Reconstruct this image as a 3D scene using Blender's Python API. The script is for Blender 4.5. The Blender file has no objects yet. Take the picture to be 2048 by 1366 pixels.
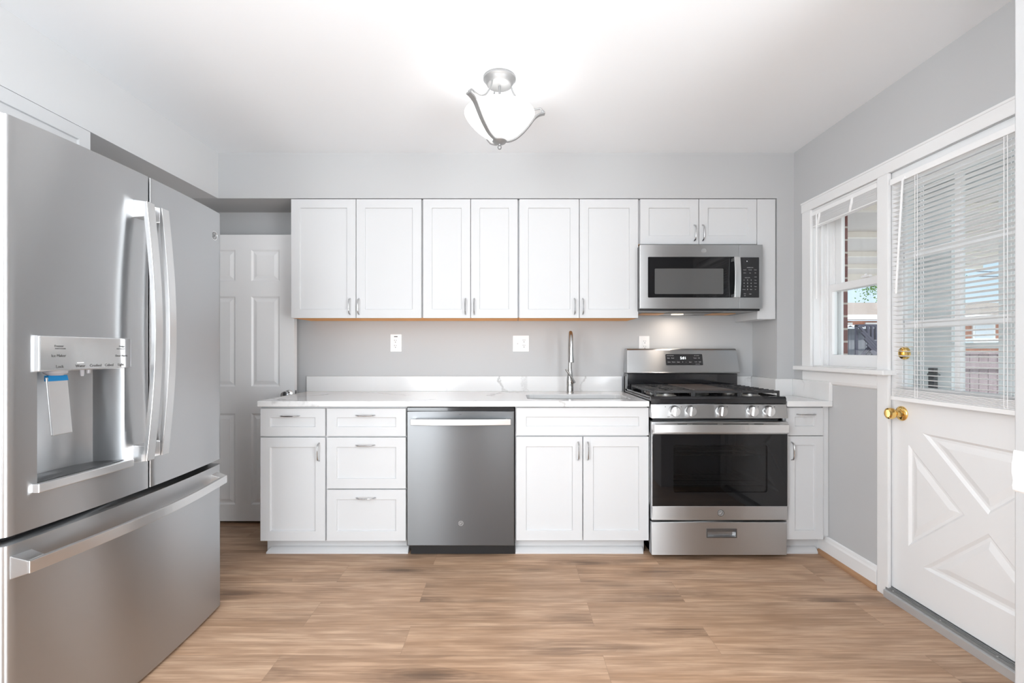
import bpy, bmesh, math, random
from mathutils import Vector, Matrix

random.seed(7)
S = bpy.context.scene
COL = S.collection
PI = math.pi

# ------------------------------------------------------------------ camera, world, sun, fill, exposure
F, CX, CY, EYE = 950.0, 1022.0, 702.0, 1.153          # focal length in pixels of a 2048 x 1366 frame, vanishing point, eye height
cam_d = bpy.data.cameras.new('camera')
cam_d.sensor_width = 36.0
cam_d.lens = F / 2048 * 36.0
cam_d.shift_x = (1024 - CX) / 2048
cam_d.shift_y = (CY - 683) / 2048
cam_d.clip_start = 0.02
cam = bpy.data.objects.new('camera', cam_d)
cam.location = (0, 0, EYE)
cam.rotation_euler = (PI / 2, 0, 0)
COL.objects.link(cam)
S.camera = cam

S.view_settings.view_transform = 'Standard'
S.view_settings.look = 'None'
S.view_settings.gamma = 1.0
S.view_settings.exposure = 0.27
S.view_settings.use_curve_mapping = False
S.cycles.use_denoising = True
S.cycles.max_bounces = 10
S.cycles.diffuse_bounces = 6
S.cycles.glossy_bounces = 5
S.cycles.transparent_max_bounces = 16
S.cycles.sample_clamp_indirect = 6.0

W = bpy.data.worlds.new('sky')
S.world = W
W.use_nodes = True
wn = W.node_tree.nodes
bg = wn['Background']
tc = wn.new('ShaderNodeTexCoord')
sep = wn.new('ShaderNodeSeparateXYZ')
W.node_tree.links.new(tc.outputs['Generated'], sep.inputs[0])
ramp = wn.new('ShaderNodeValToRGB')
for k, (p_, c_) in enumerate(((0.0, (0.80, 0.90, 1.0)), (0.16, (0.62, 0.82, 1.0)), (0.45, (1.8, 1.95, 2.2)))):
    e_ = ramp.color_ramp.elements[k] if k < 2 else ramp.color_ramp.elements.new(p_)
    e_.position = p_
    e_.color = (*c_, 1)
W.node_tree.links.new(sep.outputs[2], ramp.inputs[0])
W.node_tree.links.new(ramp.outputs[0], bg.inputs[0])
bg.inputs[1].default_value = 1.05


def light(name, kind, loc, aim=None, power=10, color=(1, 1, 1), size=None, size_y=None, radius=None):
    d = bpy.data.lights.new(name, kind)
    d.energy = power
    d.color = color
    if kind == 'AREA':
        d.shape = 'RECTANGLE'
        d.size, d.size_y = size, size_y
    if radius is not None:
        d.shadow_soft_size = radius
    o = bpy.data.objects.new(name, d)
    o.location = loc
    if aim is not None:
        o.rotation_euler = (Vector(aim) - Vector(loc)).to_track_quat('-Z', 'Y').to_euler()
    COL.objects.link(o)
    return o


sun = light('sun', 'SUN', (0, 0, 9), (0.35, 5.5, 0.7), power=3.2, color=(1.0, 0.95, 0.88))
sun.data.angle = 0.01
# area fills added out of view, behind and beside the camera
light('rear_fill', 'AREA', (-0.2, -2.92, 1.2), (-0.2, 2.0, 1.0), power=11, color=(0.91, 0.96, 1.0), size=2.7, size_y=1.9)  # added rear fill, set in the opening of the unseen wall
light('side_fill_right', 'AREA', (1.72, -0.1, 1.25), (-2.0, 1.0, 1.8), power=98, color=(0.92, 0.965, 1.0), size=1.9, size_y=2.1)  # added fill from the right, hung in front of solid wall
light('side_fill_left', 'AREA', (-1.2, -0.6, 1.3), (1.7, 1.15, 1.75), power=62, color=(0.91, 0.96, 1.0), size=1.0, size_y=2.0)  # added fill from the left, free-standing with no doorway behind it
light('ceiling_bounce_fill', 'AREA', (-0.1, -0.7, 0.9), (-0.1, -0.35, 2.5), power=23, color=(0.90, 0.955, 1.0), size=0.4, size_y=0.4)  # added fill thrown upwards from low down to brighten the ceiling

# ------------------------------------------------------------------ measures
YW, YS, YB = 3.287, 2.983, 2.65        # back wall, bulkhead / wall-cabinet fronts, base-cabinet fronts
XR, XL, XSL = 1.777, -2.17, -1.84      # right wall, left wall, face of the left bulkhead
ZC, ZS = 2.397, 2.112                  # ceiling, underside of the bulkheads
YREAR = -3.0


def px(x, d):
    return (x - CX) * d / F


def pz(y, d):
    return EYE - (y - CY) * d / F


# ------------------------------------------------------------------ materials
def mat(name, color=(0.8, 0.8, 0.8), rough=0.5, metal=0.0, spec=0.5, emit=None, emit_s=0.0, coat=0.0):
    m = bpy.data.materials.new(name)
    m.use_nodes = True
    b = m.node_tree.nodes['Principled BSDF']
    b.inputs['Base Color'].default_value = (*color, 1)
    b.inputs['Roughness'].default_value = rough
    b.inputs['Metallic'].default_value = metal
    b.inputs['Specular IOR Level'].default_value = spec
    b.inputs['Coat Weight'].default_value = coat
    if emit:
        b.inputs['Emission Color'].default_value = (*emit, 1)
        b.inputs['Emission Strength'].default_value = emit_s
    return m


def nodes(m):
    nt = m.node_tree
    return nt, nt.nodes, nt.links, nt.nodes['Principled BSDF']


def add_noise_bump(m, scale=200.0, strength=0.05, stretch=None, dist=0.002):
    nt, n, l, b = nodes(m)
    t = n.new('ShaderNodeTexCoord')
    mp = n.new('ShaderNodeMapping')
    mp.inputs['Scale'].default_value = stretch or (1, 1, 1)
    no = n.new('ShaderNodeTexNoise')
    no.inputs['Scale'].default_value = scale
    no.inputs['Detail'].default_value = 3
    bp = n.new('ShaderNodeBump')
    bp.inputs['Strength'].default_value = strength
    bp.inputs['Distance'].default_value = dist
    l.new(t.outputs['Object'], mp.inputs[0])
    l.new(mp.outputs[0], no.inputs['Vector'])
    l.new(no.outputs['Fac'], bp.inputs['Height'])
    l.new(bp.outputs[0], b.inputs['Normal'])
    return no


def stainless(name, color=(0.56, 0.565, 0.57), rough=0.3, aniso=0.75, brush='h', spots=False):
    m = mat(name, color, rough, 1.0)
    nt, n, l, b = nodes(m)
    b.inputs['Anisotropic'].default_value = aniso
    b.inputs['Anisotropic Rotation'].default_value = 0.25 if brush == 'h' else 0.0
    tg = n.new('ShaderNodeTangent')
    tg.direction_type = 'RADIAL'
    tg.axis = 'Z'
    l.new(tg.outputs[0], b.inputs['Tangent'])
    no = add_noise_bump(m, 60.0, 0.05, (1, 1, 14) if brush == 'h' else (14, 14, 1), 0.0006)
    if spots:
        t = n.new('ShaderNodeTexCoord')
        n2 = n.new('ShaderNodeTexNoise')
        n2.inputs['Scale'].default_value = 7
        n2.inputs['Detail'].default_value = 4
        l.new(t.outputs['Object'], n2.inputs['Vector'])
        mr = n.new('ShaderNodeMapRange')
        mr.inputs[1].default_value, mr.inputs[2].default_value = 0.4, 0.7
        mr.inputs[3].default_value, mr.inputs[4].default_value = rough - 0.05, rough + 0.1
        l.new(n2.outputs['Fac'], mr.inputs[0])
        l.new(mr.outputs[0], b.inputs['Roughness'])
    return m


def glass_mat(name, tint=(0.95, 0.97, 0.97), ior=1.45, rough=0.0):
    """thin pane: see-through with a fresnel mirror on top"""
    m = bpy.data.materials.new(name)
    m.use_nodes = True
    nt = m.node_tree
    n, l = nt.nodes, nt.links
    n.remove(n['Principled BSDF'])
    out = n['Material Output']
    tr = n.new('ShaderNodeBsdfTransparent')
    tr.inputs[0].default_value = (*tint, 1)
    gl = n.new('ShaderNodeBsdfGlossy')
    gl.inputs['Roughness'].default_value = rough
    fr = n.new('ShaderNodeFresnel')
    # the same mirror from both faces of the pane
    geo = n.new('ShaderNodeNewGeometry')
    mi = n.new('ShaderNodeMapRange')
    mi.inputs[3].default_value, mi.inputs[4].default_value = ior, 1.0 / ior
    l.new(geo.outputs['Backfacing'], mi.inputs[0])
    l.new(mi.outputs[0], fr.inputs[0])
    mx = n.new('ShaderNodeMixShader')
    l.new(fr.outputs[0], mx.inputs[0])
    l.new(tr.outputs[0], mx.inputs[1])
    l.new(gl.outputs[0], mx.inputs[2])
    l.new(mx.outputs[0], out.inputs[0])
    return m


def floor_mat():
    m = mat('oak_plank_floor', rough=0.42, spec=0.35)
    nt, n, l, b = nodes(m)
    t = n.new('ShaderNodeTexCoord')

    def mapping(src, scale=(1, 1, 1), loc=(0, 0, 0)):
        k = n.new('ShaderNodeMapping')
        k.inputs['Scale'].default_value = scale
        k.inputs['Location'].default_value = loc
        l.new(src, k.inputs[0])
        return k.outputs[0]

    def math_(op, a, bb, clamp=False):
        k = n.new('ShaderNodeMath')
        k.operation = op
        k.use_clamp = clamp
        for i, q in enumerate((a, bb)):
            if hasattr(q, 'is_linked'):
                l.new(q, k.inputs[i])
            else:
                k.inputs[i].default_value = q
        return k.outputs[0]

    def ramp_(src, stops):
        k = n.new('ShaderNodeValToRGB')
        while len(k.color_ramp.elements) < len(stops):
            k.color_ramp.elements.new(0.5)
        for e, (p, c) in zip(k.color_ramp.elements, stops):
            e.position = p
            e.color = (*c, 1)
        l.new(src, k.inputs[0])
        return k.outputs[0]

    def mix(fac, a, c, mode='MIX'):
        k = n.new('ShaderNodeMix')
        k.data_type = 'RGBA'
        k.blend_type = mode
        if hasattr(fac, 'is_linked'):
            l.new(fac, k.inputs[0])
        else:
            k.inputs[0].default_value = fac
        for i, q in ((6, a), (7, c)):
            if hasattr(q, 'is_linked'):
                l.new(q, k.inputs[i])
            else:
                k.inputs[i].default_value = (*q, 1)
        return k.outputs[2]

    pos = mapping(t.outputs['Object'], loc=(0.42, -0.09, 0))
    br = n.new('ShaderNodeTexBrick')
    br.inputs['Scale'].default_value = 1.0
    br.inputs['Mortar Size'].default_value = 0.0006
    br.inputs['Mortar Smooth'].default_value = 0.3
    br.inputs['Brick Width'].default_value = 1.22
    br.inputs['Row Height'].default_value = 0.19
    br.inputs['Color1'].default_value = (0, 0, 0, 1)
    br.inputs['Color2'].default_value = (1, 1, 1, 1)
    br.offset = 0.37
    br.offset_frequency = 2
    l.new(pos, br.inputs['Vector'])
    # every plank reads its own stretch of the grain
    shift = n.new('ShaderNodeVectorMath')
    shift.operation = 'MULTIPLY_ADD'
    l.new(br.outputs['Color'], shift.inputs[0])
    shift.inputs[1].default_value = (17, 9, 5)
    l.new(pos, shift.inputs[2])
    g = shift.outputs[0]
    # cathedral figure: stretched bands bent by noise
    warp = n.new('ShaderNodeTexNoise')
    warp.inputs['Scale'].default_value = 1.0
    warp.inputs['Detail'].default_value = 3
    l.new(mapping(g, (1.1, 5.0, 1)), warp.inputs['Vector'])
    bands = math_('SINE', math_('MULTIPLY', warp.outputs['Fac'], 46.0), 0.0)
    fine = n.new('ShaderNodeTexNoise')
    fine.inputs['Scale'].default_value = 1.0
    fine.inputs['Detail'].default_value = 5
    fine.inputs['Roughness'].default_value = 0.65
    l.new(mapping(g, (4.0, 95, 1)), fine.inputs['Vector'])
    broad = n.new('ShaderNodeTexNoise')
    broad.inputs['Scale'].default_value = 1.0
    broad.inputs['Detail'].default_value = 3
    l.new(mapping(g, (1.4, 13, 1)), broad.inputs['Vector'])
    base = ramp_(broad.outputs['Fac'], [(0.30, (0.47, 0.305, 0.20)), (0.5, (0.58, 0.40, 0.278)), (0.72, (0.64, 0.46, 0.33))])
    c1 = mix(math_('MULTIPLY', math_('ADD', bands, 1.0), 0.15), base, (0.27, 0.16, 0.10))
    mid = n.new('ShaderNodeTexNoise')
    mid.inputs['Scale'].default_value = 1.0
    mid.inputs['Detail'].default_value = 4
    mid.inputs['Roughness'].default_value = 0.6
    l.new(mapping(g, (3.4, 60, 1)), mid.inputs['Vector'])
    c1 = mix(ramp_(mid.outputs['Fac'], [(0.40, (0.36, 0.36, 0.36)), (0.56, (0, 0, 0))]), c1, (0.30, 0.185, 0.118))
    c2 = mix(ramp_(fine.outputs['Fac'], [(0.36, (0.62, 0.62, 0.62)), (0.60, (0, 0, 0))]), c1, (0.27, 0.165, 0.105))
    # knots: stretched cells, only some of them
    kn = n.new('ShaderNodeTexVoronoi')
    kn.inputs['Scale'].default_value = 1.0
    kn.inputs['Randomness'].default_value = 1.0
    kw = n.new('ShaderNodeVectorMath')
    kw.operation = 'MULTIPLY_ADD'
    l.new(warp.outputs['Color'], kw.inputs[0])
    kw.inputs[1].default_value = (0.35, 0.35, 0)
    l.new(mapping(g, (1.7, 7.0, 1)), kw.inputs[2])
    l.new(kw.outputs[0], kn.inputs['Vector'])
    pick = n.new('ShaderNodeSeparateColor')
    l.new(kn.outputs['Color'], pick.inputs[0])
    chosen = math_('GREATER_THAN', pick.outputs[0], 0.40)
    halo = math_('MULTIPLY', math_('SUBTRACT', 1.0, math_('MULTIPLY', kn.outputs['Distance'], 1.9), True), chosen)
    core = math_('MULTIPLY', math_('SUBTRACT', 1.0, math_('MULTIPLY', kn.outputs['Distance'], 4.5), True), chosen)
    streak = math_('MULTIPLY', halo, ramp_(fine.outputs['Fac'], [(0.40, (1, 1, 1)), (0.66, (0.1, 0.1, 0.1))]))
    c3 = mix(math_('MULTIPLY', streak, 0.95), c2, (0.16, 0.10, 0.068))
    c4 = mix(math_('MULTIPLY', core, 0.8), c3, (0.10, 0.065, 0.045))
    kn2 = n.new('ShaderNodeTexVoronoi')
    kn2.inputs['Scale'].default_value = 1.0
    kw2 = n.new('ShaderNodeVectorMath')
    kw2.operation = 'MULTIPLY_ADD'
    l.new(warp.outputs['Color'], kw2.inputs[0])
    kw2.inputs[1].default_value = (0.5, 0.5, 0)
    l.new(mapping(g, (3.1, 12.0, 1), (3.3, 1.7, 0)), kw2.inputs[2])
    l.new(kw2.outputs[0], kn2.inputs['Vector'])
    pick2 = n.new('ShaderNodeSeparateColor')
    l.new(kn2.outputs['Color'], pick2.inputs[0])
    few = math_('GREATER_THAN', pick2.outputs[1], 0.80)
    c4 = mix(math_('MULTIPLY', math_('MULTIPLY', math_('SUBTRACT', 1.0, math_('MULTIPLY', kn2.outputs['Distance'], 2.4), True), few), 0.75), c4, (0.15, 0.092, 0.06))
    ring = math_('SINE', math_('MULTIPLY', kn.outputs['Distance'], 70.0), 0.0)
    c4 = mix(math_('MULTIPLY', math_('MULTIPLY', halo, math_('ADD', ring, 1.0)), 0.16), c4, (0.17, 0.105, 0.07))
    tone = n.new('ShaderNodeSeparateColor')
    l.new(br.outputs['Color'], tone.inputs[0])
    tv = n.new('ShaderNodeHueSaturation')
    l.new(math_('ADD', math_('MULTIPLY', tone.outputs[0], 0.16), 0.95), tv.inputs['Value'])
    tv.inputs['Saturation'].default_value = 1.06
    l.new(c4, tv.inputs['Color'])
    c5 = mix(math_('MULTIPLY', br.outputs['Fac'], 0.55), tv.outputs[0], (0.14, 0.09, 0.06))
    l.new(c5, b.inputs['Base Color'])
    bp = n.new('ShaderNodeBump')
    bp.inputs['Strength'].default_value = 0.12
    bp.inputs['Distance'].default_value = 0.001
    l.new(fine.outputs['Fac'], bp.inputs['Height'])
    l.new(bp.outputs[0], b.inputs['Normal'])
    return m


def quartz_mat():
    m = mat('veined_quartz', (0.86, 0.86, 0.855), 0.12, spec=0.5)
    nt, n, l, b = nodes(m)
    t = n.new('ShaderNodeTexCoord')
    no = n.new('ShaderNodeTexNoise')
    no.inputs['Scale'].default_value = 3.0
    no.inputs['Detail'].default_value = 6
    no.inputs['Roughness'].default_value = 0.6
    l.new(t.outputs['Object'], no.inputs['Vector'])
    vm = n.new('ShaderNodeVectorMath')
    vm.operation = 'MULTIPLY_ADD'
    l.new(no.outputs['Color'], vm.inputs[0])
    vm.inputs[1].default_value = (0.42, 0.42, 0.42)
    l.new(t.outputs['Object'], vm.inputs[2])
    vo = n.new('ShaderNodeTexVoronoi')
    vo.feature = 'DISTANCE_TO_EDGE'
    vo.inputs['Scale'].default_value = 2.1
    l.new(vm.outputs[0], vo.inputs['Vector'])
    r1 = n.new('ShaderNodeValToRGB')
    r1.color_ramp.elements[0].position = 0.0
    r1.color_ramp.elements[0].color = (1, 1, 1, 1)
    r1.color_ramp.elements[1].position = 0.028
    r1.color_ramp.elements[1].color = (0, 0, 0, 1)
    l.new(vo.outputs['Distance'], r1.inputs[0])
    n2 = n.new('ShaderNodeTexNoise')
    n2.inputs['Scale'].default_value = 2.4
    n2.inputs['Detail'].default_value = 2
    l.new(t.outputs['Object'], n2.inputs['Vector'])
    r2 = n.new('ShaderNodeValToRGB')
    r2.color_ramp.elements[0].position = 0.44
    r2.color_ramp.elements[0].color = (0, 0, 0, 1)
    r2.color_ramp.elements[1].position = 0.62
    r2.color_ramp.elements[1].color = (0.75, 0.75, 0.75, 1)
    l.new(n2.outputs['Fac'], r2.inputs[0])
    mu = n.new('ShaderNodeMath')
    mu.operation = 'MULTIPLY'
    l.new(r1.outputs[0], mu.inputs[0])
    l.new(r2.outputs[0], mu.inputs[1])
    mx = n.new('ShaderNodeMix')
    mx.data_type = 'RGBA'
    l.new(mu.outputs[0], mx.inputs[0])
    mx.inputs[6].default_value = (0.76, 0.762, 0.762, 1)
    mx.inputs[7].default_value = (0.33, 0.32, 0.31, 1)
    l.new(mx.outputs[2], b.inputs['Base Color'])
    return m


def brick_mat(name, c1, c2, mortar, scale=1.0, axis='YZ'):
    m = mat(name, c1, 0.85)
    nt, n, l, b = nodes(m)
    t = n.new('ShaderNodeTexCoord')
    sp = n.new('ShaderNodeSeparateXYZ')
    l.new(t.outputs['Object'], sp.inputs[0])
    cb = n.new('ShaderNodeCombineXYZ')
    ad = n.new('ShaderNodeMath')
    ad.operation = 'ADD'
    l.new(sp.outputs[0], ad.inputs[0])
    l.new(sp.outputs[1], ad.inputs[1])
    l.new(ad.outputs[0], cb.inputs[0])
    l.new(sp.outputs[2], cb.inputs[1])
    br = n.new('ShaderNodeTexBrick')
    br.inputs['Scale'].default_value = scale
    br.inputs['Brick Width'].default_value = 0.21
    br.inputs['Row Height'].default_value = 0.0755
    br.inputs['Mortar Size'].default_value = 0.006
    br.inputs['Color1'].default_value = (*c1, 1)
    br.inputs['Color2'].default_value = (*c2, 1)
    br.inputs['Mortar'].default_value = (*mortar, 1)
    l.new(cb.outputs[0], br.inputs['Vector'])
    l.new(br.outputs['Color'], b.inputs['Base Color'])
    bp = n.new('ShaderNodeBump')
    bp.invert = True
    bp.inputs['Strength'].default_value = 0.6
    bp.inputs['Distance'].default_value = 0.006
    l.new(br.outputs['Fac'], bp.inputs['Height'])
    l.new(bp.outputs[0], b.inputs['Normal'])
    return m


def wood_board_mat(name, ca, cb_, stretch=(30, 30, 2)):
    m = mat(name, ca, 0.8)
    nt, n, l, b = nodes(m)
    t = n.new('ShaderNodeTexCoord')
    mp = n.new('ShaderNodeMapping')
    mp.inputs['Scale'].default_value = stretch
    l.new(t.outputs['Object'], mp.inputs[0])
    no = n.new('ShaderNodeTexNoise')
    no.inputs['Scale'].default_value = 1.0
    no.inputs['Detail'].default_value = 4
    l.new(mp.outputs[0], no.inputs['Vector'])
    r = n.new('ShaderNodeValToRGB')
    r.color_ramp.elements[0].position = 0.3
    r.color_ramp.elements[0].color = (*ca, 1)
    r.color_ramp.elements[1].position = 0.7
    r.color_ramp.elements[1].color = (*cb_, 1)
    l.new(no.outputs['Fac'], r.inputs[0])
    l.new(r.outputs[0], b.inputs['Base Color'])
    return m


M = {}
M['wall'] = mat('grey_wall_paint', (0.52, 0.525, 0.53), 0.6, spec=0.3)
add_noise_bump(M['wall'], 90, 0.03, None, 0.001)
M['ceiling'] = mat('ceiling_paint', (0.87, 0.892, 0.915), 0.8, spec=0.2)
add_noise_bump(M['ceiling'], 70, 0.03, None, 0.001)
M['trim'] = mat('white_trim_paint', (0.82, 0.82, 0.82), 0.35)
M['cabinet'] = mat('white_cabinet_paint', (0.64, 0.646, 0.654), 0.5, spec=0.22)
M['door_paint'] = mat('white_door_paint', (0.84, 0.842, 0.845), 0.38)
M['floor'] = floor_mat()
M['shoe_wood'] = wood_board_mat('brown_shoe_wood', (0.30, 0.16, 0.085), (0.42, 0.24, 0.13), (3, 3, 40))
M['raw_wood'] = wood_board_mat('natural_birch_ply', (0.90, 0.42, 0.14), (0.95, 0.48, 0.18), (2, 30, 2))
M['quartz'] = quartz_mat()
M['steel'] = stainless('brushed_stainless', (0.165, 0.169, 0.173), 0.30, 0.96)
M['fridge_steel'] = stainless('fridge_stainless', (0.53, 0.54, 0.55), 0.34, 0.95)
M['handle_steel'] = stainless('handle_stainless', (0.74, 0.74, 0.74), 0.28, 0.4)
M['range_steel'] = stainless('range_stainless', (0.60, 0.608, 0.615), 0.40, 0.93, 'h', False)
M['dark_steel'] = mat('dark_grey_steel', (0.16, 0.16, 0.165), 0.35, 0.8)
M['chrome'] = mat('chrome', (0.72, 0.72, 0.72), 0.12, 1.0)
M['nickel'] = stainless('brushed_nickel', (0.50, 0.495, 0.485), 0.25, 0.3)
M['satin_nickel'] = mat('satin_nickel_paint', (0.33, 0.33, 0.33), 0.42, 0.6)
M['pull'] = mat('polished_nickel_pull', (0.55, 0.55, 0.555), 0.2, 1.0)
M['black'] = mat('black_plastic', (0.012, 0.012, 0.013), 0.4)
M['gloss_black'] = mat('gloss_black_enamel', (0.012, 0.012, 0.014), 0.12, coat=0.4)
M['iron'] = mat('cast_iron', (0.035, 0.035, 0.037), 0.42)
add_noise_bump(M['iron'], 400, 0.15, None, 0.001)
M['griddle'] = mat('griddle_iron', (0.085, 0.066, 0.058), 0.33)
M['burner_cap'] = mat('burner_cap_enamel', (0.04, 0.04, 0.042), 0.35)
M['aluminium'] = mat('cast_aluminium', (0.55, 0.54, 0.52), 0.35, 0.9)
M['black_glass'] = mat('black_glass', (0.008, 0.008, 0.009), 0.035, spec=0.42)
M['keypad'] = mat('keypad_black', (0.022, 0.022, 0.024), 0.22)
M['tinted_glass'] = glass_mat('tinted_oven_glass', (0.42, 0.42, 0.43), 1.5)
M['cavity'] = mat('oven_cavity_enamel', (0.30, 0.30, 0.305), 0.4)
M['wire'] = mat('rack_chrome_wire', (0.7, 0.7, 0.7), 0.25, 1.0)
M['print'] = mat('grey_print', (0.55, 0.55, 0.55), 0.5)
M['dark_print'] = mat('dark_print', (0.06, 0.06, 0.06), 0.5)
M['led'] = mat('white_led', (0.9, 0.95, 1.0), 0.4, emit=(0.9, 0.97, 1.0), emit_s=1.5)
M['panel_glass'] = mat('silver_touch_panel', (0.62, 0.625, 0.63), 0.10, 0.75)
M['white_led'] = mat('panel_light_bar', (0.9, 0.9, 0.9), 0.3, emit=(1, 1, 1), emit_s=0.5)
M['blue_tape'] = mat('blue_tape', (0.0, 0.20, 0.48), 0.45)
M['clear_plastic'] = mat('clear_grey_plastic', (0.45, 0.45, 0.48), 0.15)
M['outlet'] = mat('white_outlet_plastic', (0.84, 0.84, 0.84), 0.3)
M['slot'] = mat('outlet_slot_dark', (0.03, 0.03, 0.03), 0.6)
M['brass'] = mat('polished_brass', (0.86, 0.58, 0.20), 0.1, 1.0)
M['blind'] = mat('white_blind_vinyl', (0.88, 0.88, 0.88), 0.4)
M['glass'] = glass_mat('window_glass')
M['vinyl'] = mat('white_window_vinyl', (0.82, 0.82, 0.82), 0.3)
M['threshold'] = mat('aluminium_threshold', (0.58, 0.59, 0.60), 0.4, 0.5)
M['threshold_dark'] = mat('grey_rubber_seal', (0.22, 0.22, 0.22), 0.55)
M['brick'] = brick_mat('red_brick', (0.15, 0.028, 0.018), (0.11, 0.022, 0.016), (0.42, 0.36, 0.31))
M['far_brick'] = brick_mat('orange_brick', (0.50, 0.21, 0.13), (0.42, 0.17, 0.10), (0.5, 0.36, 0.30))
M['shingle'] = mat('tan_shingle', (0.23, 0.185, 0.155), 0.9)
add_noise_bump(M['shingle'], 6, 0.6, None, 0.05)
M['porch'] = mat('beige_porch_panel', (0.62, 0.575, 0.545), 0.6)
M['porch_beam'] = mat('cream_porch_beam', (0.78, 0.73, 0.66), 0.6)
M['grey_board'] = wood_board_mat('weathered_grey_board', (0.20, 0.215, 0.25), (0.30, 0.315, 0.35))
M['dark_board'] = mat('dark_stained_lattice', (0.05, 0.05, 0.075), 0.7)
M['fence_board'] = wood_board_mat('mauve_fence_board', (0.25, 0.19, 0.20), (0.32, 0.25, 0.26))
M['tin'] = mat('pale_tin_roof', (0.72, 0.76, 0.80), 0.4, 0.2)
M['leaf'] = mat('tree_leaf', (0.10, 0.20, 0.04), 0.7)
M['bark'] = mat('tree_bark', (0.12, 0.09, 0.07), 0.9)
M['ground'] = mat('concrete_yard', (0.62, 0.61, 0.58), 0.9)
M['cable'] = mat('black_cable', (0.03, 0.03, 0.035), 0.6)
M['bowl'] = mat('frosted_glass_bowl', (0.45, 0.45, 0.45), 0.35, emit=(1, 0.99, 0.97), emit_s=1.9)
M['bulb'] = mat('lamp_bulb', (1, 1, 1), 0.5, emit=(1, 0.98, 0.95), emit_s=6)
M['hood_lens'] = mat('hood_lamp_lens', (1, 0.9, 0.75), 0.3, emit=(1, 0.85, 0.65), emit_s=3)
M['filter'] = mat('copper_tinted_filter', (0.72, 0.36, 0.12), 0.35, 0.7)
M['grey_paint'] = mat('hood_grey_paint', (0.26, 0.26, 0.265), 0.45, 0.4)


# ------------------------------------------------------------------ mesh helpers
def inset(poly, d):
    """offset a convex counter-clockwise polygon inwards"""
    n = len(poly)
    out = []
    for i in range(n):
        p0, p1, p2 = Vector(poly[i - 1]), Vector(poly[i]), Vector(poly[(i + 1) % n])
        d1, d2 = (p1 - p0).normalized(), (p2 - p1).normalized()
        n1, n2 = Vector((-d1.y, d1.x)), Vector((-d2.y, d2.x))
        k = 1 + n1.dot(n2)
        out.append(tuple(p1 + (n1 + n2) * (d / k)))
    return out


def rrect(u0, u1, v0, v1, r, n=5):
    pts = []
    for cx, cy, a in ((u1 - r, v0 + r, -PI / 2), (u1 - r, v1 - r, 0), (u0 + r, v1 - r, PI / 2), (u0 + r, v0 + r, PI)):
        for i in range(n + 1):
            t = a + PI / 2 * i / n
            pts.append((cx + r * math.cos(t), cy + r * math.sin(t)))
    return pts


def rect(u0, u1, v0, v1):
    return [(u0, v0), (u1, v0), (u1, v1), (u0, v1)]


def spline(pts, n=5):
    """Catmull-Rom points through pts"""
    P = [Vector(p) for p in pts]
    P = [P[0] * 2 - P[1]] + P + [P[-1] * 2 - P[-2]]
    out = []
    for i in range(1, len(P) - 2):
        a, b, c, d = P[i - 1:i + 3]
        for k in range(n):
            t = k / n
            out.append(.5 * ((2 * b) + (c - a) * t + (2 * a - 5 * b + 4 * c - d) * t * t + (3 * b - a - 3 * c + d) * t ** 3))
    out.append(P[-2])
    return out


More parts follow.
